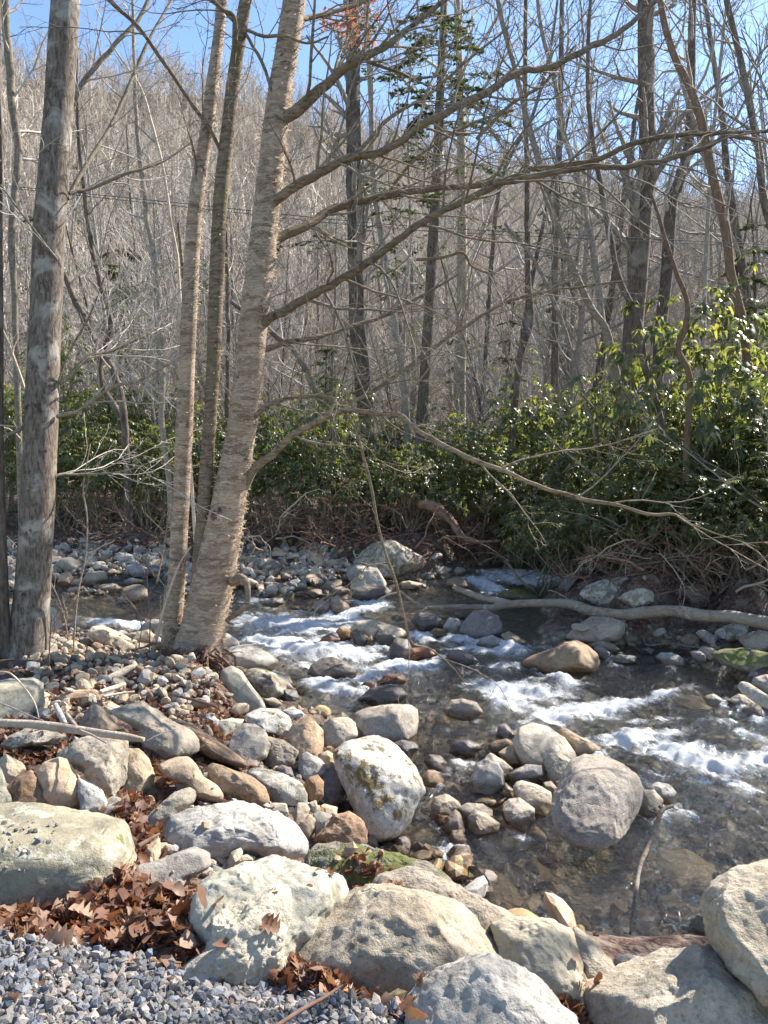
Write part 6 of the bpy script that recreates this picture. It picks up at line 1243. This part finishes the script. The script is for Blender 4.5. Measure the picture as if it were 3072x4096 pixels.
stick('driftwood_stub', 'short grey weathered stub standing in the leaves behind the driftwood pole', 'driftwood', 'r4', [(392, 295, 36, 4.9), (375, 260, 36, 5.0), (350, 215, 34, 5.1), (335, 180, 28, 5.2)], B['driftgrey'], seed=7)
stick('driftwood_stub', 'second grey stub leaning right beside the first weathered stub', 'driftwood', 'r4', [(455, 310, 28, 4.9), (430, 275, 28, 5.0), (400, 235, 24, 5.1)], B['driftgrey'], seed=8)
stick('stick', 'brown straight stick below the birch roots', 'stick', 'r4', [(1035, 118, 16, 6.3), (1120, 138, 18, 6.2), (1220, 165, 18, 6.1), (1310, 195, 16, 6.0)], B['root'], seed=9)
stick('driftwood_stub', 'forked pale piece of driftwood lying on the leaf litter', 'driftwood', 'r1', [(600, 1010, 30, 6.4), (680, 985, 34, 6.5), (755, 960, 22, 6.6)], B['drift'], seed=10)
stick('driftwood_stub', 'pale weathered slab of wood below the slim birch', 'driftwood', 'r1', [(615, 950, 44, 6.9), (700, 910, 60, 7.0), (780, 865, 40, 7.1), (830, 850, 20, 7.2)], B['drift'], seed=11)
stick('stick', 'thin light stick lying under the forked driftwood', 'stick', 'r1', [(620, 1035, 14, 6.2), (700, 1020, 16, 6.3), (810, 1005, 12, 6.4)], B['drift'], seed=12)
stick('stake', 'broken dark brown stake standing behind the big tan boulder', 'stick', 'r8', [(408, 420, 46, 3.3), (406, 360, 40, 3.3), (408, 310, 28, 3.3), (412, 255, 10, 3.3)], B['dark'], seed=13, bump=.3)
stick('stick', 'pale brown stick across the gravel at the bottom edge', 'stick', 'r7', [(1180, 880, 22, 1.95), (1300, 800, 20, 2.03), (1400, 745, 16, 2.1), (1480, 692, 10, 2.17)], B['root'], seed=14)
stick('stick', 'thin upright brown twig in front of the wide pale slab', 'stick', 'r7', [(930, 365, 14, 2.75), (945, 300, 13, 2.8), (960, 240, 11, 2.85), (970, 195, 8, 2.9)], B['root'], seed=15)
stick('stick', 'grey twig arching over the square pale block', 'stick', 'r4', [(-40, -20, 9, 5.1), (60, -10, 9, 5.05), (150, 80, 9, 5.0), (210, 170, 8, 4.95), (235, 260, 6, 4.9)], B['drift'], seed=16)
stick('stick', 'grey twig lying low in front of the square pale block', 'stick', 'r4', [(0, 170, 10, 4.9), (80, 200, 10, 4.85), (180, 245, 8, 4.8), (260, 275, 6, 4.75)], B['driftgrey'], seed=17)
stick('stick', 'short reddish stick in the leaf filled gully', 'stick', 'r4', [(830, 1035, 30, 3.7), (890, 1000, 26, 3.8), (960, 960, 16, 3.9)], B['root'], seed=18)
stick('stick', 'thin twig over the hooked boulder and slab', 'stick', 'r4', [(880, 400, 7, 4.75), (960, 360, 7, 4.8), (1080, 322, 5, 4.85)], B['driftgrey'], seed=19)
# saplings of the near shore
for i, (lb, rows, mt) in enumerate([
    ('pale thin sapling crossing behind the thick left trunk', [(100, 1180, 9, 9), (95, 1120, 9, 9), (75, 1000, 8, 9), (60, 870, 7, 9), (25, 760, 6, 9), (0, 700, 4, 9)], 'drift'),
    ('slender upright sapling right of the thick left trunk', [(158, 1420, 4, 7.9), (162, 1340, 4, 7.9), (170, 1270, 4, 7.9), (185, 1200, 4, 7.9), (188, 1120, 4, 8), (180, 1050, 3, 8), (195, 960, 2, 8)], 'branch'),
    ('dry thin stem standing left of the slim birch', [(322, 1410, 3, 7.8), (324, 1330, 3, 7.8), (318, 1250, 3, 7.8), (322, 1200, 2, 7.8)], 'root'),
    ('pale leaning sapling touching the slim birch', [(332, 1405, 8, 7.9), (345, 1350, 7, 7.9), (358, 1300, 6, 7.9), (385, 1225, 5, 7.9), (412, 1180, 4, 7.9)], 'drift'),
    ('thin yellowish sapling leaning right behind the slim birch', [(338, 1260, 4, 9.5), (350, 1200, 4, 9.5), (360, 1140, 3, 9.5), (370, 1080, 2, 9.5)], 'branch'),
    ('low bare twig bush at the water right of the thick trunk', [(150, 1400, 3, 8.2), (140, 1340, 3, 8.2), (125, 1290, 2, 8.2), (105, 1250, 2, 8.2)], 'branch'),
    ('dry stem in the litter between the trunks', [(105, 1440, 3, 7.3), (108, 1380, 3, 7.3), (112, 1330, 2, 7.3)], 'root'),
    ('twiggy seedling beside the rounded tan shore boulder', [(300, 1400, 3, 7.9), (305, 1350, 2, 7.9), (290, 1310, 2, 7.9), (275, 1305, 2, 7.9)], 'branch')]):
    stick('sapling', lb, 'sapling', 'ov', rows, B[mt], seed=50+i, twn=5, sides=5, bump=.05)

# ------------------------------------------------------------------ dead branches and roots of the far bank
zones = [('reddish dead branch tangled on the far root bank', 'dead branches on the far root bank', [(520, 1130, 760, 1220), (640, 1120, 1020, 1205), (850, 1090, 1180, 1180)], 95, 'root', (13.6, 16.5), .9),
         ('grey brown dead branch under the rhododendrons behind the fallen log', 'dead branches behind the fallen log', [(1260, 1180, 1659, 1280), (1350, 1120, 1659, 1240)], 55, 'root', (11.2, 13), .8),
         ('bare dead branch along the foot of the left thicket', 'dead branches along the left thicket', [(80, 1120, 560, 1185)], 34, 'root', (15.5, 17), .8)]
zr = np.random.default_rng(55)
for lb, gp, bx_, n_, mt, yr, LL in zones:
    for k in range(n_):
        b = bx_[zr.integers(len(bx_))]; x, y = zr.uniform(b[0], b[2]), zr.uniform(b[1], b[3]); p = hit_ground(*src('ov', x, y)); p = p+np.array([0, 0, zr.uniform(0, .35)])
        a = zr.random()*6.28; d = np.array([math.cos(a), -abs(math.sin(a))*.8, zr.uniform(-.1, .5)]); t = Tubes(); L = LL*zr.uniform(.9, 2.0)
        q = walk(zr, p*0, d, L, 10, .22, -.05); r0 = zr.uniform(.010, .028); t.add(q, np.linspace(r0, .004, 11), 5)
        grow(zr, t, q, np.linspace(r0*.8, .004, 11), [dict(n=7, Lf=.5, ang=.8, wig=.22, up=-.02, seg=6, sides=4, rf=.55, rmin=.004), dict(n=4, Lf=.55, ang=.7, wig=.25, up=-.02, seg=4, sides=3, rf=.6, rmin=.003)], 0, .1, .97)
        tag(t.build('dead_branch', B[mt if k % 4 else 'drift'], None, tuple(p)), lb, 'branch', gp)
stick('exposed_root', 'thick twisted exposed root on the far bank above the shaded boulder', 'root', 'ov', [(905, 1090, 22, 15.2), (940, 1095, 24, 15.1), (975, 1125, 22, 15), (1000, 1160, 16, 14.9), (1030, 1170, 10, 14.8), (1080, 1168, 6, 14.7)], B['root'], seed=70, bump=.3, twn=10)
stick('exposed_root', 'reddish root running along the top of the far bank', 'root', 'ov', [(830, 1100, 8, 15.8), (900, 1085, 10, 15.8), (1000, 1090, 10, 15.8), (1100, 1105, 8, 15.6), (1160, 1115, 5, 15.4)], B['root'], seed=71, bump=.2, twn=12)
stick('fallen_branch', 'curving bare branch sweeping from the right thicket down to the water', 'branch', 'ov', [(1659, 1290, 8, 11.4), (1600, 1250, 8, 11.5), (1520, 1200, 7, 11.7), (1420, 1120, 7, 12), (1330, 1060, 6, 12.3), (1250, 1000, 5, 12.6), (1180, 940, 4, 12.8)], B['branch'], seed=72, twn=14)
stick('fallen_branch', 'arching branch over the big lichen boulder behind the log', 'branch', 'ov', [(1659, 1180, 7, 11.6), (1560, 1130, 7, 11.8), (1480, 1060, 6, 12), (1430, 990, 5, 12.1)], B['drift'], seed=73, twn=10)
stick('fallen_branch', 'crooked twig lying over the water below the fallen log', 'branch', 'r3', [(850, 620, 12, 10.5), (900, 670, 12, 10.3), (935, 725, 12, 10.1), (1050, 715, 12, 10.0), (1200, 735, 12, 9.8), (1290, 740, 8, 9.7)], B['branch'], seed=74, twn=5)

# a dead-leaf spray high in the trees and the double cable crossing the valley
r = np.random.default_rng(13); V = []; F = []; k = 0
for cx, cy, n_ in [(760, 55, 60), (775, 90, 40), (700, 45, 30), (800, 20, 20), (735, 20, 25)]:
    for _ in range(n_):
        v, f = leaf_shape(r); p = at('ov', cx+r.normal(0, 18), cy+r.normal(0, 12), 11+r.normal(0, .2)); v = (v*.075)@rotm(*r.uniform(0, 6, 3)).T+p; V.append(v); F.append(f+k); k += len(v)
n = NT('russet_leaf'); cc = n.pbr((.42, .15, .09), .6); tt = n.n('BsdfTranslucent'); tt.inputs[0].default_value = (.6, .22, .12, 1); mm = n.n('MixShader', i_0=.45); n.t.links.new(cc, mm.inputs[1]); n.t.links.new(tt.outputs[0], mm.inputs[2])
ob = stick('oak_branch', 'high branch still holding russet dead leaves against the sky', 'branch', 'ov', [(790, -60, 8, 11), (775, 0, 7, 11), (765, 40, 5, 11), (740, 70, 4, 11), (690, 50, 3, 11)], B['branch'], seed=80, twn=8)
b_ = np.array(ob.location); mesh_np('leaves', np.concatenate(V)-b_, np.concatenate(F), [n.done(mm.outputs[0])], True, ob)
n = NT('cable_black'); cm_ = n.done(n.pbr((.07, .07, .075), .6))
for lb, rows in (('upper one of two dark cables crossing the forest', [(-200, 384, 1.4, 15), (0, 400, 1.4, 15), (400, 440, 1.4, 15), (829, 484, 1.4, 15), (1250, 508, 1.4, 15), (1700, 530, 1.4, 15)]), ('lower one of two dark cables crossing the forest', [(-200, 388, 1.3, 15.1), (0, 404, 1.3, 15.1), (400, 447, 1.3, 15.1), (829, 492, 1.3, 15.1), (1250, 515, 1.3, 15.1), (1700, 535, 1.3, 15.1)])):
    stick('cable', lb, 'cable', 'ov', rows, cm_, sides=6, bump=0)
